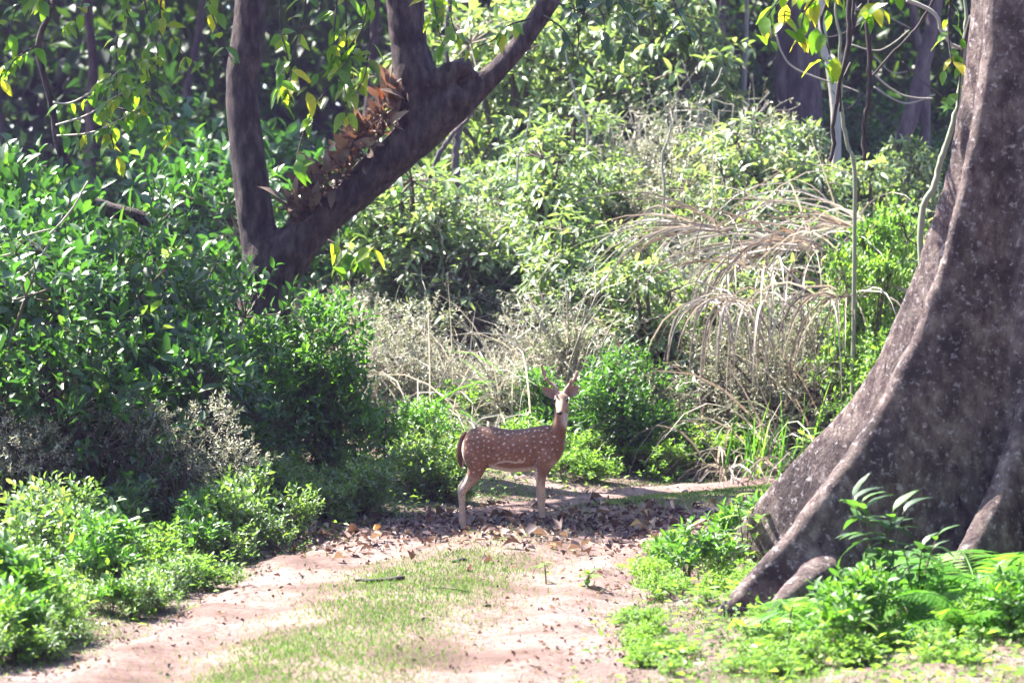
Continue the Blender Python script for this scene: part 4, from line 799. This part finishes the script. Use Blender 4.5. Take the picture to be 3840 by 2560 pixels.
broadleaf(on(2200, 18.1), 2, 'bright seedling pair beside the right rut', 9, .5, LEAFY, h=.2)
broadleaf(on(640, 22.4), 4, 'bright broad-leaved sprig out in front of the dark thicket', 10, .6, LEAFB, h=.8)
broadleaf(on(780, 21.6), 3, 'lime broad-leaved sprig low in the left thicket', 11, .75, LEAFY, h=.5)
broadleaf(on(3020, 25.9), 2, 'small lime sprig at the grass edge behind the buttress', 12, 1.0, LEAFY, h=.6)

# ------------------------------------------------------------------ ground cover (nobody could count it)
rg = np.random.default_rng(90)
def pick(n, xr, yr, f):
    x = rg.uniform(*xr, n); y = rg.uniform(*yr, n); d, s = road_dist(x, y); keep = rg.random(n) < f(x, y, d, s); return x[keep], y[keep]
n1 = wav  # patchiness
def turf_f(x, y, d, s):
    patch = np.clip(.6 + .55 * wav(x * 1.1 + 3, y * .9), 0, 1)
    mid = np.exp(-(d / .50) ** 2) * 1.6 * np.clip(patch + .2, 0, 1) * (1 - .85 * sstep(19.2, 20.3, y) * (1 - sstep(23.3, 24, y)))
    out = sstep(1.2, 1.8, d) * .65 * patch
    return mid + out
x, y = pick(420000, (-4.5, 4.5), (12.5, 28), turf_f); n = len(x); z = surf(x, y)
V, F, m = leaves(np.stack([x, y, z - .004], 1), np.stack([rg.normal(size=n) * .5, rg.normal(size=n) * .5, np.ones(n)], 1), rg.normal(size=(n, 3)), rg.uniform(.014, .048, n), rg.uniform(.003, .007, n), full=False)
b = Bag(); b.add(V, F, np.repeat(rg.random(n), m)); o = obj('turf', b.mesh('turf'), M['turf'], kind='stuff'); o['label'] = 'short patchy grass along the middle and edges of the track'; o['category'] = 'grass'
# low creeping leaves on both verges
def creep_f(x, y, d, s):
    return sstep(1.25, 2.4, d) * np.clip(.75 + .5 * wav(x * 1.3, y * 1.2 + 2), .1, 1)
x, y = pick(30000, (-6, 5.5), (12.5, 30), creep_f); n = len(x)
z = surf(x, y) + rg.uniform(.01, .16, n) ** 1.0
V, F, m = leaves(np.stack([x, y, z], 1), np.stack([rg.normal(size=n), rg.normal(size=n), rg.uniform(-.1, .6, n)], 1), np.tile([0, 0, 1.], (n, 1)) + rg.normal(size=(n, 3)) * .35, rg.uniform(.03, .085, n), rg.uniform(.018, .045, n), full=False)
b = Bag(); b.add(V, F, np.repeat(rg.random(n), m)); o = obj('ground_cover', b.mesh('ground_cover'), M['lime'], kind='stuff'); o['label'] = 'low leafy ground cover spreading over both verges'; o['category'] = 'ground cover'
# leaf litter
def litter_f(x, y, d, s):
    band = np.exp(-((y - 21.9 - .25 * (x - 0)) / 1.25) ** 2) * sstep(2.9, 1.2, d) * np.clip(.75 + .45 * wav(x * 1.5, y * 1.7), .15, 1)
    edge = np.exp(-((d - 1.6) / .6) ** 2) * .32; road = .02 * (d < 1.5)
    return np.clip(band + edge + road, 0, 1)
x, y = pick(30000, (-4.5, 4.5), (13, 27), litter_f); n = len(x); z = surf(x, y) + rg.uniform(.0, .022, n)
V, F, m = leaves(np.stack([x, y, z], 1), np.stack([rg.normal(size=n), rg.normal(size=n), rg.normal(size=n) * .25], 1), np.tile([0, 0, 1.], (n, 1)) + rg.normal(size=(n, 3)) * .5, np.where(np.abs(y - 22) < 2, 1, .62) * rg.uniform(.025, .08, n), np.where(np.abs(y - 22) < 2, 1, .6) * rg.uniform(.015, .05, n), fold=.3, droop=rg.uniform(-.6, .5, n), full=True)
b = Bag(); b.add(V, F, np.repeat(rg.random(n) ** 1.25 * .86, m)); o = obj('leaf_litter', b.mesh('leaf_litter'), M['litter'], kind='stuff'); o['label'] = 'carpet of small dry leaf scraps across the track by the deer'; o['category'] = 'leaf litter'
# the larger fallen leaves, one by one
def fallen_mesh(seed, rnd):
    rg_ = np.random.default_rng(seed); V, F, m = leaves(np.zeros((1, 3)), np.array([[1, 0, .0]]), np.array([[0, 0, 1.]]), .13, .075, fold=rg_.uniform(.1, .5), droop=rg_.uniform(-.5, .4))
    V = V + rg_.normal(size=V.shape) * .006; V[:, 2] -= V[:, 2].min() - .003
    return mesh_np('fallen_leaf', V, F, np.full(len(V), rnd))
KINDS = [('dark curled dead leaf lying in the litter by the deer', 'dark fallen leaves', [fallen_mesh(400 + j, .06 + .05 * j) for j in range(4)], 90), ('tan crisp dead leaf lying in the litter by the deer', 'tan fallen leaves', [fallen_mesh(420 + j, .5 + .07 * j) for j in range(4)], 90),
         ('yellow fallen leaf lying on the track litter', 'yellow fallen leaves', [fallen_mesh(440 + j, .86 + .03 * j) for j in range(3)], 34)]
rl = random.Random(55)
for lb, gp, ms, cnt in KINDS:
    for me in ms: me.materials.append(M['litter'])
    k = 0
    while k < cnt:
        yy = rl.gauss(21.9, .95); xx = rl.uniform(-3.2, 3.2); d, s = road_dist(xx, yy)
        if d[0] > 2.4 or abs(xx) > 3.2: continue
        o = obj('fallen_leaf', ms[rl.randrange(len(ms))], None); o.location = (xx, yy, float(surf(xx, yy)[0]) + .012); o.rotation_euler = (rl.uniform(-.35, .35), rl.uniform(-.3, .3), rl.uniform(0, 6.28)); s_ = rl.uniform(.6, 1.25); o.scale = (s_,) * 3
        o['label'] = lb; o['category'] = 'leaf'; o['group'] = gp; k += 1
# sticks on the track
def stick(px0, px1, py, rad, label, seed):
    yy = CAMZ / ((py - 950) * mpp(1)); x0 = (px0 - PW / 2) * mpp(yy); x1 = (px1 - PW / 2) * mpp(yy); P = []
    for k in range(8):
        t = k / 7; xx = x0 + (x1 - x0) * t; y2 = yy + .03 * math.sin(k * 1.7 + seed); P.append((xx, y2, float(surf(xx, y2)[0]) + rad * .8 + .01 * math.sin(k + seed)))
    P = np.array(P); b = Bag(); e = P[0].copy(); b.add(*tube(_dense(P - e, 3), [rad * .5, rad, rad * 1.2, rad], 7, wob=.15, seed=seed)); o = obj('fallen_stick', b.mesh('fallen_stick', True), M['twig_dark']); o.location = e; o['label'] = label; o['category'] = 'stick'
stick(1330, 1512, 2222, .017, 'thick dead stick lying on the grassy middle of the track', 1)
stick(1765, 1838, 2297, .007, 'short dark twig lying in the right rut', 2)
stick(1690, 1750, 2150, .012, 'stubby dark stick lying on the grass near the litter', 3)
stick(1560, 1800, 2252, .006, 'long thin twig pressed into the middle of the track', 4)

# ------------------------------------------------------------------ the deer
DY = 22.0
SZ = mpp(DY) * 600 / 1344.0                     # metres per pixel of my measuring crop
def dz(zx, zy, y=0.0): return np.array([(zx - 620) * SZ, y, (1480 - zy) * SZ])
db = Bag()
def ring_loft(rings):
    rings = [np.asarray(r) for r in rings]; m = len(rings[0]); k = len(rings); Vv = np.concatenate(rings); F = []
    for i in range(k - 1):
        for j in range(m):
            a_, b_ = i * m + j, i * m + (j + 1) % m; F += [(a_, b_, b_ + m), (a_, b_ + m, a_ + m)]
    c0 = len(Vv); Vv = np.concatenate([Vv, rings[0].mean(0)[None], rings[-1].mean(0)[None]])
    for j in range(m): F += [(c0, (j + 1) % m, j), (c0 + 1, (k - 1) * m + j, (k - 1) * m + (j + 1) % m)]
    db.add(Vv, F)
A24 = np.arange(24) / 24 * 2 * math.pi
# trunk of the body: zx, top, bottom, half width (m)
tors = [(196, 715, 830, .045), (215, 672, 890, .085), (255, 634, 930, .118), (310, 613, 955, .138), (380, 604, 960, .146), (450, 610, 962, .150), (530, 624, 984, .158), (620, 632, 994, .162), (710, 623, 988, .158), (790, 607, 978, .148), (860, 594, 972, .138), (920, 588, 965, .126), (975, 610, 930, .110), (1020, 650, 872, .088), (1052, 690, 800, .058)]
xs = np.array([t[0] for t in tors], float); fx = np.linspace(xs[0], xs[-1], 40); T_ = np.array([[np.interp(x, xs, [t[k] for t in tors]) for k in (1, 2, 3)] for x in fx])
rings = []
for x, (tp, bo, hw) in zip(fx, T_):
    c = (tp + bo) / 2; hh = (bo - tp) / 2 * SZ; cz = (1480 - c) * SZ
    ca, sa_ = np.cos(A24), np.sin(A24)
    wy = hw * np.sign(ca) * np.abs(ca) ** .92 * (1 - .16 * np.clip(sa_, 0, 1) ** 2 - .05 * np.clip(-sa_, 0, 1))
    rings.append(np.stack([np.full(24, (x - 620) * SZ), wy, cz + hh * sa_], 1))
ring_loft(rings)
def limb(pts, n=5):
    """pts: (zx, zy, y, r along profile, r across)"""
    P = np.array([dz(p[0], p[1], p[2]) for p in pts]); q = np.array([(p[3] * SZ, p[4] * SZ) for p in pts]); D = _dense(np.concatenate([P, q], 1), n); P, q = D[:, :3], D[:, 3:]
    T = nrm(np.gradient(P, axis=0)); B = nrm(np.array([0, 1., 0])[None] - T * T[:, 1:2]); A = np.cross(B, T); a = A24[::2]
    ring_loft([P[k] + np.cos(a)[:, None] * A[k] * q[k, 0] + np.sin(a)[:, None] * B[k] * q[k, 1] for k in range(len(P))])
for sgn, ox in ((-1, 0), (1, -46)):            # hind legs: camera side, far side
    y0 = sgn
    limb([(300, 720, .07 * y0, 95, 62), (300, 800, .092 * y0, 108, 72), (318 + ox * .2, 890, .097 * y0, 98, 62), (318 + ox * .5, 960, .094 * y0, 78, 46), (288 + ox * .7, 1030, .092 * y0, 58, 36), (243 + ox, 1095, .09 * y0, 42, 29), (207 + ox, 1140, .088 * y0, 36, 26), (200 + ox, 1185, .088 * y0, 29, 22), (204 + ox, 1270, .088 * y0, 22, 18), (206 + ox, 1370, .088 * y0, 21, 18), (206 + ox, 1420, .088 * y0, 24, 20), (214 + ox, 1450, .088 * y0, 20, 18), (222 + ox, 1472, .088 * y0, 20, 19)])
for sgn, ox in ((-1, 0), (1, -40)):            # fore legs
    y0 = sgn
    limb([(930, 760, .06 * y0, 80, 52), (905, 850, .086 * y0, 84, 58), (872, 940, .090 * y0, 66, 48), (862 + ox * .3, 1010, .080 * y0, 48, 36), (866 + ox * .6, 1080, .078 * y0, 38, 29), (872 + ox, 1150, .076 * y0, 33, 26), (876 + ox, 1195, .075 * y0, 32, 26), (877 + ox, 1240, .074 * y0, 25, 20), (881 + ox, 1320, .073 * y0, 21, 17), (886 + ox, 1390, .072 * y0, 21, 18), (889 + ox, 1425, .072 * y0, 24, 20), (895 + ox, 1452, .072 * y0, 20, 18), (900 + ox, 1472, .072 * y0, 20, 19)])
# neck rising to a head turned towards the camera
limb([(930, 760, .0, 128, 86), (968, 690, .0, 98, 76), (1004, 620, -.005, 72, 66), (1024, 550, -.008, 58, 58), (1030, 480, -.004, 59, 60), (1030, 410, .006, 55, 58), (1028, 360, .018, 48, 48)])
# head: rings across an axis that runs from poll to nose, towards the camera and down
H0 = dz(1027, 352, .035); H1 = dz(1039, 487, -.185); HA = nrm((H1 - H0)[None])[0]; HS = np.array([1.0, 0, 0]); HS = nrm((HS - HA * HS.dot(HA))[None])[0]; HU = np.cross(HS, HA); HU = HU if HU[2] > 0 else -HU
rings = []; HL = np.linalg.norm(H1 - H0)
for t, rx, ru, off in [(-.16, .022, .022, 0), (-.10, .044, .042, .0), (.05, .054, .056, .004), (.2, .060, .060, .008), (.34, .0595, .056, .006), (.45, .050, .050, .0), (.58, .041, .043, -.002), (.72, .034, .037, -.003), (.86, .030, .031, -.003), (.96, .027, .026, -.002), (1.02, .018, .017, -.001)]:
    c = H0 + HA * HL * t + HU * off; rings.append(np.array([c + HS * rx * math.cos(a) + HU * ru * math.sin(a) for a in A24]))
ring_loft(rings)
for sx in (-1, 1):                               # brow and pedicle swellings
    c = H0 + HA * HL * .24 + HS * sx * .046 + HU * .030; b2 = [c + np.array(v) for v in ((0, 0, 0),)]
    Pp = np.array([H0 + HA * HL * .30 + HS * sx * .047 + HU * .028, H0 + HA * HL * .16 + HS * sx * .044 + HU * .036]); V, F = tube(Pp, [.013, .016], 10); db.add(V, F)
    Pp = np.array([H0 + HA * HL * .08 + HS * sx * .026 + HU * .035, H0 + HA * HL * .02 + HS * sx * .030 + HU * .062]); V, F = tube(Pp, [.019, .016], 10); db.add(V, F)
Vd, Fd = bagVF(db)
YAW = R(-9.0)
deer = empty('spotted_deer', (0.012, DY, .018), 'brown spotted stag standing across the track and looking at the camera', 'deer', None, YAW)
body = remesh((Vd, Fd), 'body', .0065, 7)
nv = len(body.vertices); co = np.empty(nv * 3, np.float32); body.vertices.foreach_get('co', co); co = co.reshape(-1, 3).astype(float)
no = np.empty(nv * 3, np.float32); body.vertices.foreach_get('normal', no); no = no.reshape(-1, 3)
zx = co[:, 0] / SZ + 620; zy = 1480 - co[:, 2] / SZ
c = np.tile(np.array([.16, .068, .04]), (nv, 1))
def mixc(mask, col): 
    global c
    mask = np.clip(mask, 0, 1)[:, None]; c = c * (1 - mask) + np.array(col) * mask
top = np.interp(zx, xs, [t[1] for t in tors]); bot = np.interp(zx, xs, [t[2] for t in tors])
body_m = (zx > 190) & (zx < 1060)
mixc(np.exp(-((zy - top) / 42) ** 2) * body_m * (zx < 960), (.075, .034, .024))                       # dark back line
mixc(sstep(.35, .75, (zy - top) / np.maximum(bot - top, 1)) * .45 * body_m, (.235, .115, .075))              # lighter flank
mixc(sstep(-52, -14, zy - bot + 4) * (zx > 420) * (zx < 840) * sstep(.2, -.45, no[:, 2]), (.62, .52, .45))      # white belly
line = np.interp(zx, [470, 520, 580, 650, 720, 760], [925, 900, 890, 897, 893, 885]); mixc((np.abs(zy - line) < 9) * (zx > 472) * (zx < 735) * .7, (.5, .4, .33))
mixc(sstep(980, 1130, zy) * .85, (.46, .31, .225))                                                         # tan lower legs
mixc(sstep(1130, 1300, zy) * .5 * (np.abs(no[:, 1]) < .6), (.42, .30, .23))
hind = zx < 420
mixc(sstep(20, 0, zx - np.interp(zy, [700, 780, 900, 980, 1040, 1100, 1150], [208, 205, 208, 222, 240, 215, 185])) * hind * (zy > 720) * (zy < 1150) * .75, (.55, .45, .38))
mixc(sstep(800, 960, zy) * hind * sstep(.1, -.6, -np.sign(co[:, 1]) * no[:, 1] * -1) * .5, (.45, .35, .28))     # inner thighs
mixc(np.exp(-((zx - 985) / 40) ** 2 - ((zy - 940) / 50) ** 2) * .8, (.55, .46, .40))                        # white brisket
neck = (zx > 940) & (zy < 650)
mixc(neck * .55 * sstep(650, 600, zy), (.15, .08, .058))
mixc(sstep(-14, 40, zx - np.interp(zy, [490, 520, 580, 625, 650], [1035, 1022, 1035, 1062, 1120])) * sstep(478, 500, zy) * sstep(650, 600, zy) * .85 * sstep(.5, -.2, no[:, 1]), (.50, .44, .43))   # pale throat
hd = (co - H0) @ HA / HL; hs_ = (co - H0) @ HS; hu = (co - H0) @ HU
head = (hd > -.3) & (hd < 1.1) & (np.linalg.norm(co - (H0 + HA * np.clip(hd, 0, 1)[:, None] * HL), axis=1) < .085) & (zy < 520)
mixc(head * 1.0, (.30, .185, .13))
mixc(head * np.exp(-((hd - .52) / .2) ** 2) * np.exp(-(hs_ / .035) ** 2) * .7 * (hu > 0), (.40, .26, .19))        # lighter bridge of the nose
mixc(head * np.exp(-((hd - .30) / .07) ** 2) * (hu > 0) * .75, (.11, .06, .05))                            # dark chevron over the eyes
mixc(head * np.exp(-((hd - .05) / .09) ** 2) * np.exp(-(hs_ / .02) ** 2) * (hu > 0) * .8, (.09, .05, .05))
mixc(head * (hd > .55) * (hu < -.012) * .8, (.5, .42, .38))                                              # pale chin
# white spots
rs = random.Random(14); spots = []
for t in np.arange(300, 960, 36): spots.append((t + rs.uniform(-9, 9), float(np.interp(t, xs, [q[1] for q in tors])) + 32 + rs.uniform(-12, 12)))
tries = 0
while tries < 6000 and len(spots) < 125:
    tries += 1; sx_, sy_ = rs.uniform(235, 1010), rs.uniform(640, 985)
    tp = float(np.interp(sx_, xs, [q[1] for q in tors])); bo = float(np.interp(sx_, xs, [q[2] for q in tors]))
    lim = bo - 60 if sx_ > 430 else 985
    if sy_ < tp + 55 or sy_ > lim or (430 < sx_ < 800 and sy_ > 875): continue
    if all(((sx_ - a) / 1.15) ** 2 + (sy_ - b_) ** 2 > 36 ** 2 for a, b_ in spots): spots.append((sx_, sy_))
sm = np.zeros(nv); rsoft = .45 + .35 * (np.sin(zx * .043 + zy * .07) * np.sin(zy * .051 - zx * .02) * .5 + .5)
for sx_, sy_ in spots:
    a = rs.uniform(-.3, 1.2); dx = (zx - sx_) * math.cos(a) - (zy - sy_) * math.sin(a); dyy = (zx - sx_) * math.sin(a) + (zy - sy_) * math.cos(a); rr_ = rs.uniform(3.8, 7.2)
    sm = np.maximum(sm, sstep(1.45, .55, np.sqrt((dx / (rr_ * rs.choice((1.1, 1.5, 1.9)))) ** 2 + (dyy / rr_) ** 2)))
mixc(sm * (zy < 1000) * (zx < 1015) * rsoft, (.55, .46, .41))
lowf = np.sin(zx * .021 + 1.3 * np.sin(zy * .013)) * np.sin(zy * .027 + 2) * .5 + np.sin(zx * .055 + zy * .04) * np.sin(zy * .061 - zx * .03 + 1) * .35
c = c * (1 + .17 * lowf)[:, None]
mixc(np.exp(-((zx - np.interp(zy, [700, 800, 900, 970], [800, 812, 820, 818])) / 16) ** 2) * (zy > 690) * (zy < 970) * .35, (.09, .045, .032))   # shade of the crease behind the shoulder, painted into the coat
mixc(np.exp(-((zx - np.interp(zy, [760, 850, 950], [455, 440, 415])) / 20) ** 2) * (zy > 760) * (zy < 960) * .3, (.09, .045, .032))       # coat darkened to give the fold before the haunch its shade
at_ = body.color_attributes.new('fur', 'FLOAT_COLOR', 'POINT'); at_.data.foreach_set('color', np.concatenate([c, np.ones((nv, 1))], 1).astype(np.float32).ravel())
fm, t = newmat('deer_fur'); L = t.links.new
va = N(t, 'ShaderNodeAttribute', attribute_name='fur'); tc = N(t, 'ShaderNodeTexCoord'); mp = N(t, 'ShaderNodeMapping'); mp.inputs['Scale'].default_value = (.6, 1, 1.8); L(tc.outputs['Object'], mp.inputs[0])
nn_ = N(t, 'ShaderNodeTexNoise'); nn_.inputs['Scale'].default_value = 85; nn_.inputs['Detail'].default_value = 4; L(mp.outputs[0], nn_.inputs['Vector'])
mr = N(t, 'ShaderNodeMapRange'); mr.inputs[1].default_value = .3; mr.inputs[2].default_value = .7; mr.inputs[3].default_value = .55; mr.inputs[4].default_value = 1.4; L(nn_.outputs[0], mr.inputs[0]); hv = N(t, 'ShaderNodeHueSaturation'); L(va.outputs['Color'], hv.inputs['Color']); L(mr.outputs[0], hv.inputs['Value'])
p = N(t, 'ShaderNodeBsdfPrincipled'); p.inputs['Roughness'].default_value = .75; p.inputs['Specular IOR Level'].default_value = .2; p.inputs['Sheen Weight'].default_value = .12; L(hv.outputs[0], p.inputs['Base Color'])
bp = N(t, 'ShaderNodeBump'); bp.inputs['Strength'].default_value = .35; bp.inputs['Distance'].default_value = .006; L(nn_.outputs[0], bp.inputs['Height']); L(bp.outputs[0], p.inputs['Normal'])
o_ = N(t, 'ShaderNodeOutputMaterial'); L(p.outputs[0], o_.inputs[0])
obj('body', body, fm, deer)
M['hoof'] = plain_mat('hoof_horn', (.03, .022, .02), .45, .5); M['eye'] = plain_mat('dark_eye', (.006, .004, .004), .08, .8); M['nose'] = plain_mat('damp_nose', (.02, .014, .018), .35, .5)
M['velvet'] = plain_mat('antler_velvet', (.27, .17, .14), .8); M['ear_in'] = plain_mat('ear_fur', (.26, .16, .14), .85); M['ear_pale'] = plain_mat('inner_ear_fur', (.36, .27, .25), .9); M['tail'] = plain_mat('tail_fur', (.085, .036, .028), .9); M['tailw'] = plain_mat('white_tail_fur', (.5, .42, .38), .9)
def part(name, V, F, mat, parent=deer, smooth=True, rz=None): return obj(name, mesh_np(name, V, F, smooth=smooth), mat, parent)
for nm, hx, y0 in (('h', 222, -.088), ('h', 176, .088), ('f', 900, -.072), ('f', 860, .072)):
    c0 = dz(hx, 1462, y0); V, F = tube(np.array([c0, c0 + np.array([.006, 0, -.018]), c0 + np.array([.013, 0, -.034])]), [.019, .023, .026], 12); part('hoof', V, F, M['hoof'])
for sx in (-1, 1):
    ec = H0 + HA * HL * .36 + HS * sx * .0530 + HU * .026; u_ = np.linspace(0, math.pi, 8); v_ = np.linspace(0, 2 * math.pi, 12, endpoint=False)
    V = np.array([ec + .0195 * np.array([math.sin(a) * math.cos(b_) * .8, math.sin(a) * math.sin(b_), math.cos(a) * .9]) for a in u_ for b_ in v_]); F = []
    for i in range(7):
        for j in range(12): a_, b_ = i * 12 + j, i * 12 + (j + 1) % 12; F += [(a_, b_, b_ + 12), (a_, b_ + 12, a_ + 12)]
    part('eye', V, F, M['eye'])
nc = H0 + HA * HL * .985 + HU * .008
V = []; 
for i in range(7):
    a = i / 6 * math.pi
    for j in range(12):
        b_ = j / 12 * 2 * math.pi; V.append(nc + HS * .0245 * math.sin(a) * math.cos(b_) + HU * .018 * math.sin(a) * math.sin(b_) + HA * .017 * math.cos(a))
F = []
for i in range(6):
    for j in range(12): a_, b_ = i * 12 + j, i * 12 + (j + 1) % 12; F += [(a_, b_, b_ + 12), (a_, b_ + 12, a_ + 12)]
part('nose', V, F, M['nose'])
# ears: cupped, rounded, spread to both sides
def ear(bx, by, tx_, ty_, wid, sgn):
    B0 = dz(bx, by, .02); T0 = dz(tx_, ty_, -.01); ax = T0 - B0; Ln = np.linalg.norm(ax); ax /= Ln; fwd = np.array([0, -1., 0]); sd_ = nrm(np.cross(ax, fwd)[None])[0]; n = 9; m = 9; rows = []
    for i in range(n):
        t = i / (n - 1); wv = wid * (math.sin(math.pi * min(1, t * .90 + .10)) ** .62) + .004
        if i == n - 1: wv = .004
        for j in range(m):
            s = (j / (m - 1) - .5) * 2; rows.append(B0 + ax * Ln * t + sd_ * s * wv + np.array([0, 1, 0]) * (1 - s * s) * wid * .55 * (1 - t * .55) * (1 if t < 1 else 0))
    rows = np.array(rows); back = rows + np.array([0, .006, 0]); F = []; G = []
    for i in range(n - 1):
        for j in range(m - 1): a_ = i * m + j; F += [(a_, a_ + 1, a_ + m + 1), (a_, a_ + m + 1, a_ + m)]
    k = n * m; G = [(a_ + k, c_ + k, b_ + k) for a_, b_, c_ in F]; rim = [j for j in range(m)] + [i * m + m - 1 for i in range(1, n)] + [(n - 1) * m + j for j in range(m - 2, -1, -1)] + [i * m for i in range(n - 2, 0, -1)]
    H = []
    for q in range(len(rim)): a_, b_ = rim[q], rim[(q + 1) % len(rim)]; H += [(a_, b_, b_ + k), (a_, b_ + k, a_ + k)]
    o = part('ear', np.concatenate([rows, back]), F + G + H, M['ear_in'])
    inn = []; 
    for i in range(2, n - 3):
        for j in range(2, m - 2): inn.append((i, j))
    rg_ = np.random.default_rng(int(bx)); P_ = np.array([rows[i * m + j] for i, j in inn]) + np.array([0, -.003, 0]); D_ = np.tile(ax, (len(P_), 1)) + rg_.normal(size=(len(P_), 3)) * .3
    V, F2, mm = leaves(P_, D_, np.tile([0, -1., 0], (len(P_), 1)), .02, .006, full=False); obj('ear_hair', mesh_np('ear_hair', V, F2), M['ear_pale'], o)
ear(972, 352, 874, 282, .037, -1); ear(1078, 345, 1172, 262, .037, 1)
def antler(pts, tines):
    b = Bag(); P = np.array([dz(*p[:2], p[2]) for p in pts]); b.add(*tube(_dense(P, 5), [p[3] * SZ for p in pts], 9, wob=.08, seed=3))
    for tn in tines:
        P = np.array([dz(*p[:2], p[2]) for p in tn]); b.add(*tube(_dense(P, 4), [p[3] * SZ for p in tn], 8, wob=.08, seed=4))
    obj('antler', b.mesh('antler', True), M['velvet'], deer)
antler([(996, 345, .0, 24), (987, 302, .01, 21), (968, 272, .015, 17), (930, 238, .03, 14), (893, 203, .04, 13.5), (873, 158, .04, 13), (862, 120, .03, 11), (855, 84, .02, 7)], [[(876, 165, .04, 11), (888, 145, .03, 9), (894, 122, .02, 5)], [(935, 245, .02, 10), (918, 220, -.02, 10), (902, 190, -.04, 7)]])
antler([(1056, 340, .0, 24), (1064, 300, .01, 21), (1083, 268, .02, 17), (1112, 232, .03, 15), (1136, 198, .04, 14.5), (1150, 166, .04, 13.5), (1160, 140, .03, 9)], [[(1100, 248, .02, 10), (1108, 222, -.03, 9), (1122, 200, -.05, 6)]])
b = Bag(); P = np.array([dz(225, 668, -.0), dz(192, 700, -.01), dz(172, 760, -.02), dz(164, 830, -.025), dz(168, 900, -.025), dz(176, 952, -.02)]); b.add(*tube(_dense(P, 5), [.026, .024, .024, .026, .024, .006], 10)); ta = obj('tail', b.mesh('tail', True), M['tail'], deer)
b = Bag(); P = np.array([dz(196, 740, .0), dz(186, 830, -.005), dz(184, 900, -.005), dz(184, 972, -.01)]); b.add(*tube(_dense(P, 4), [.012, .018, .02, .003], 8)); obj('tail_underside', b.mesh('tail_underside', True), M['tailw'], ta)

# ------------------------------------------------------------------ haze
HAZE = True
if HAZE:
    m, t = newmat('haze'); v = N(t, 'ShaderNodeVolumePrincipled'); v.inputs['Color'].default_value = (.6, .46, 1.0, 1); v.inputs['Density'].default_value = .0004; v.inputs['Anisotropy'].default_value = .3
    o_ = N(t, 'ShaderNodeOutputMaterial'); t.links.new(v.outputs[0], o_.inputs['Volume'])
    x0, x1, y0, y1, z0, z1 = -301, 301, -61, 601, -2, 24
    V = [(x, y, z) for x in (x0, x1) for y in (y0, y1) for z in (z0, z1)]; F = [(0, 1, 3, 2), (4, 6, 7, 5), (0, 4, 5, 1), (2, 3, 7, 6), (0, 2, 6, 4), (1, 5, 7, 3)]
    o = obj('haze', mesh_np('haze', V, F), m, kind='stuff'); o['label'] = 'thin lilac haze hanging in the forest air'; o['category'] = 'haze'
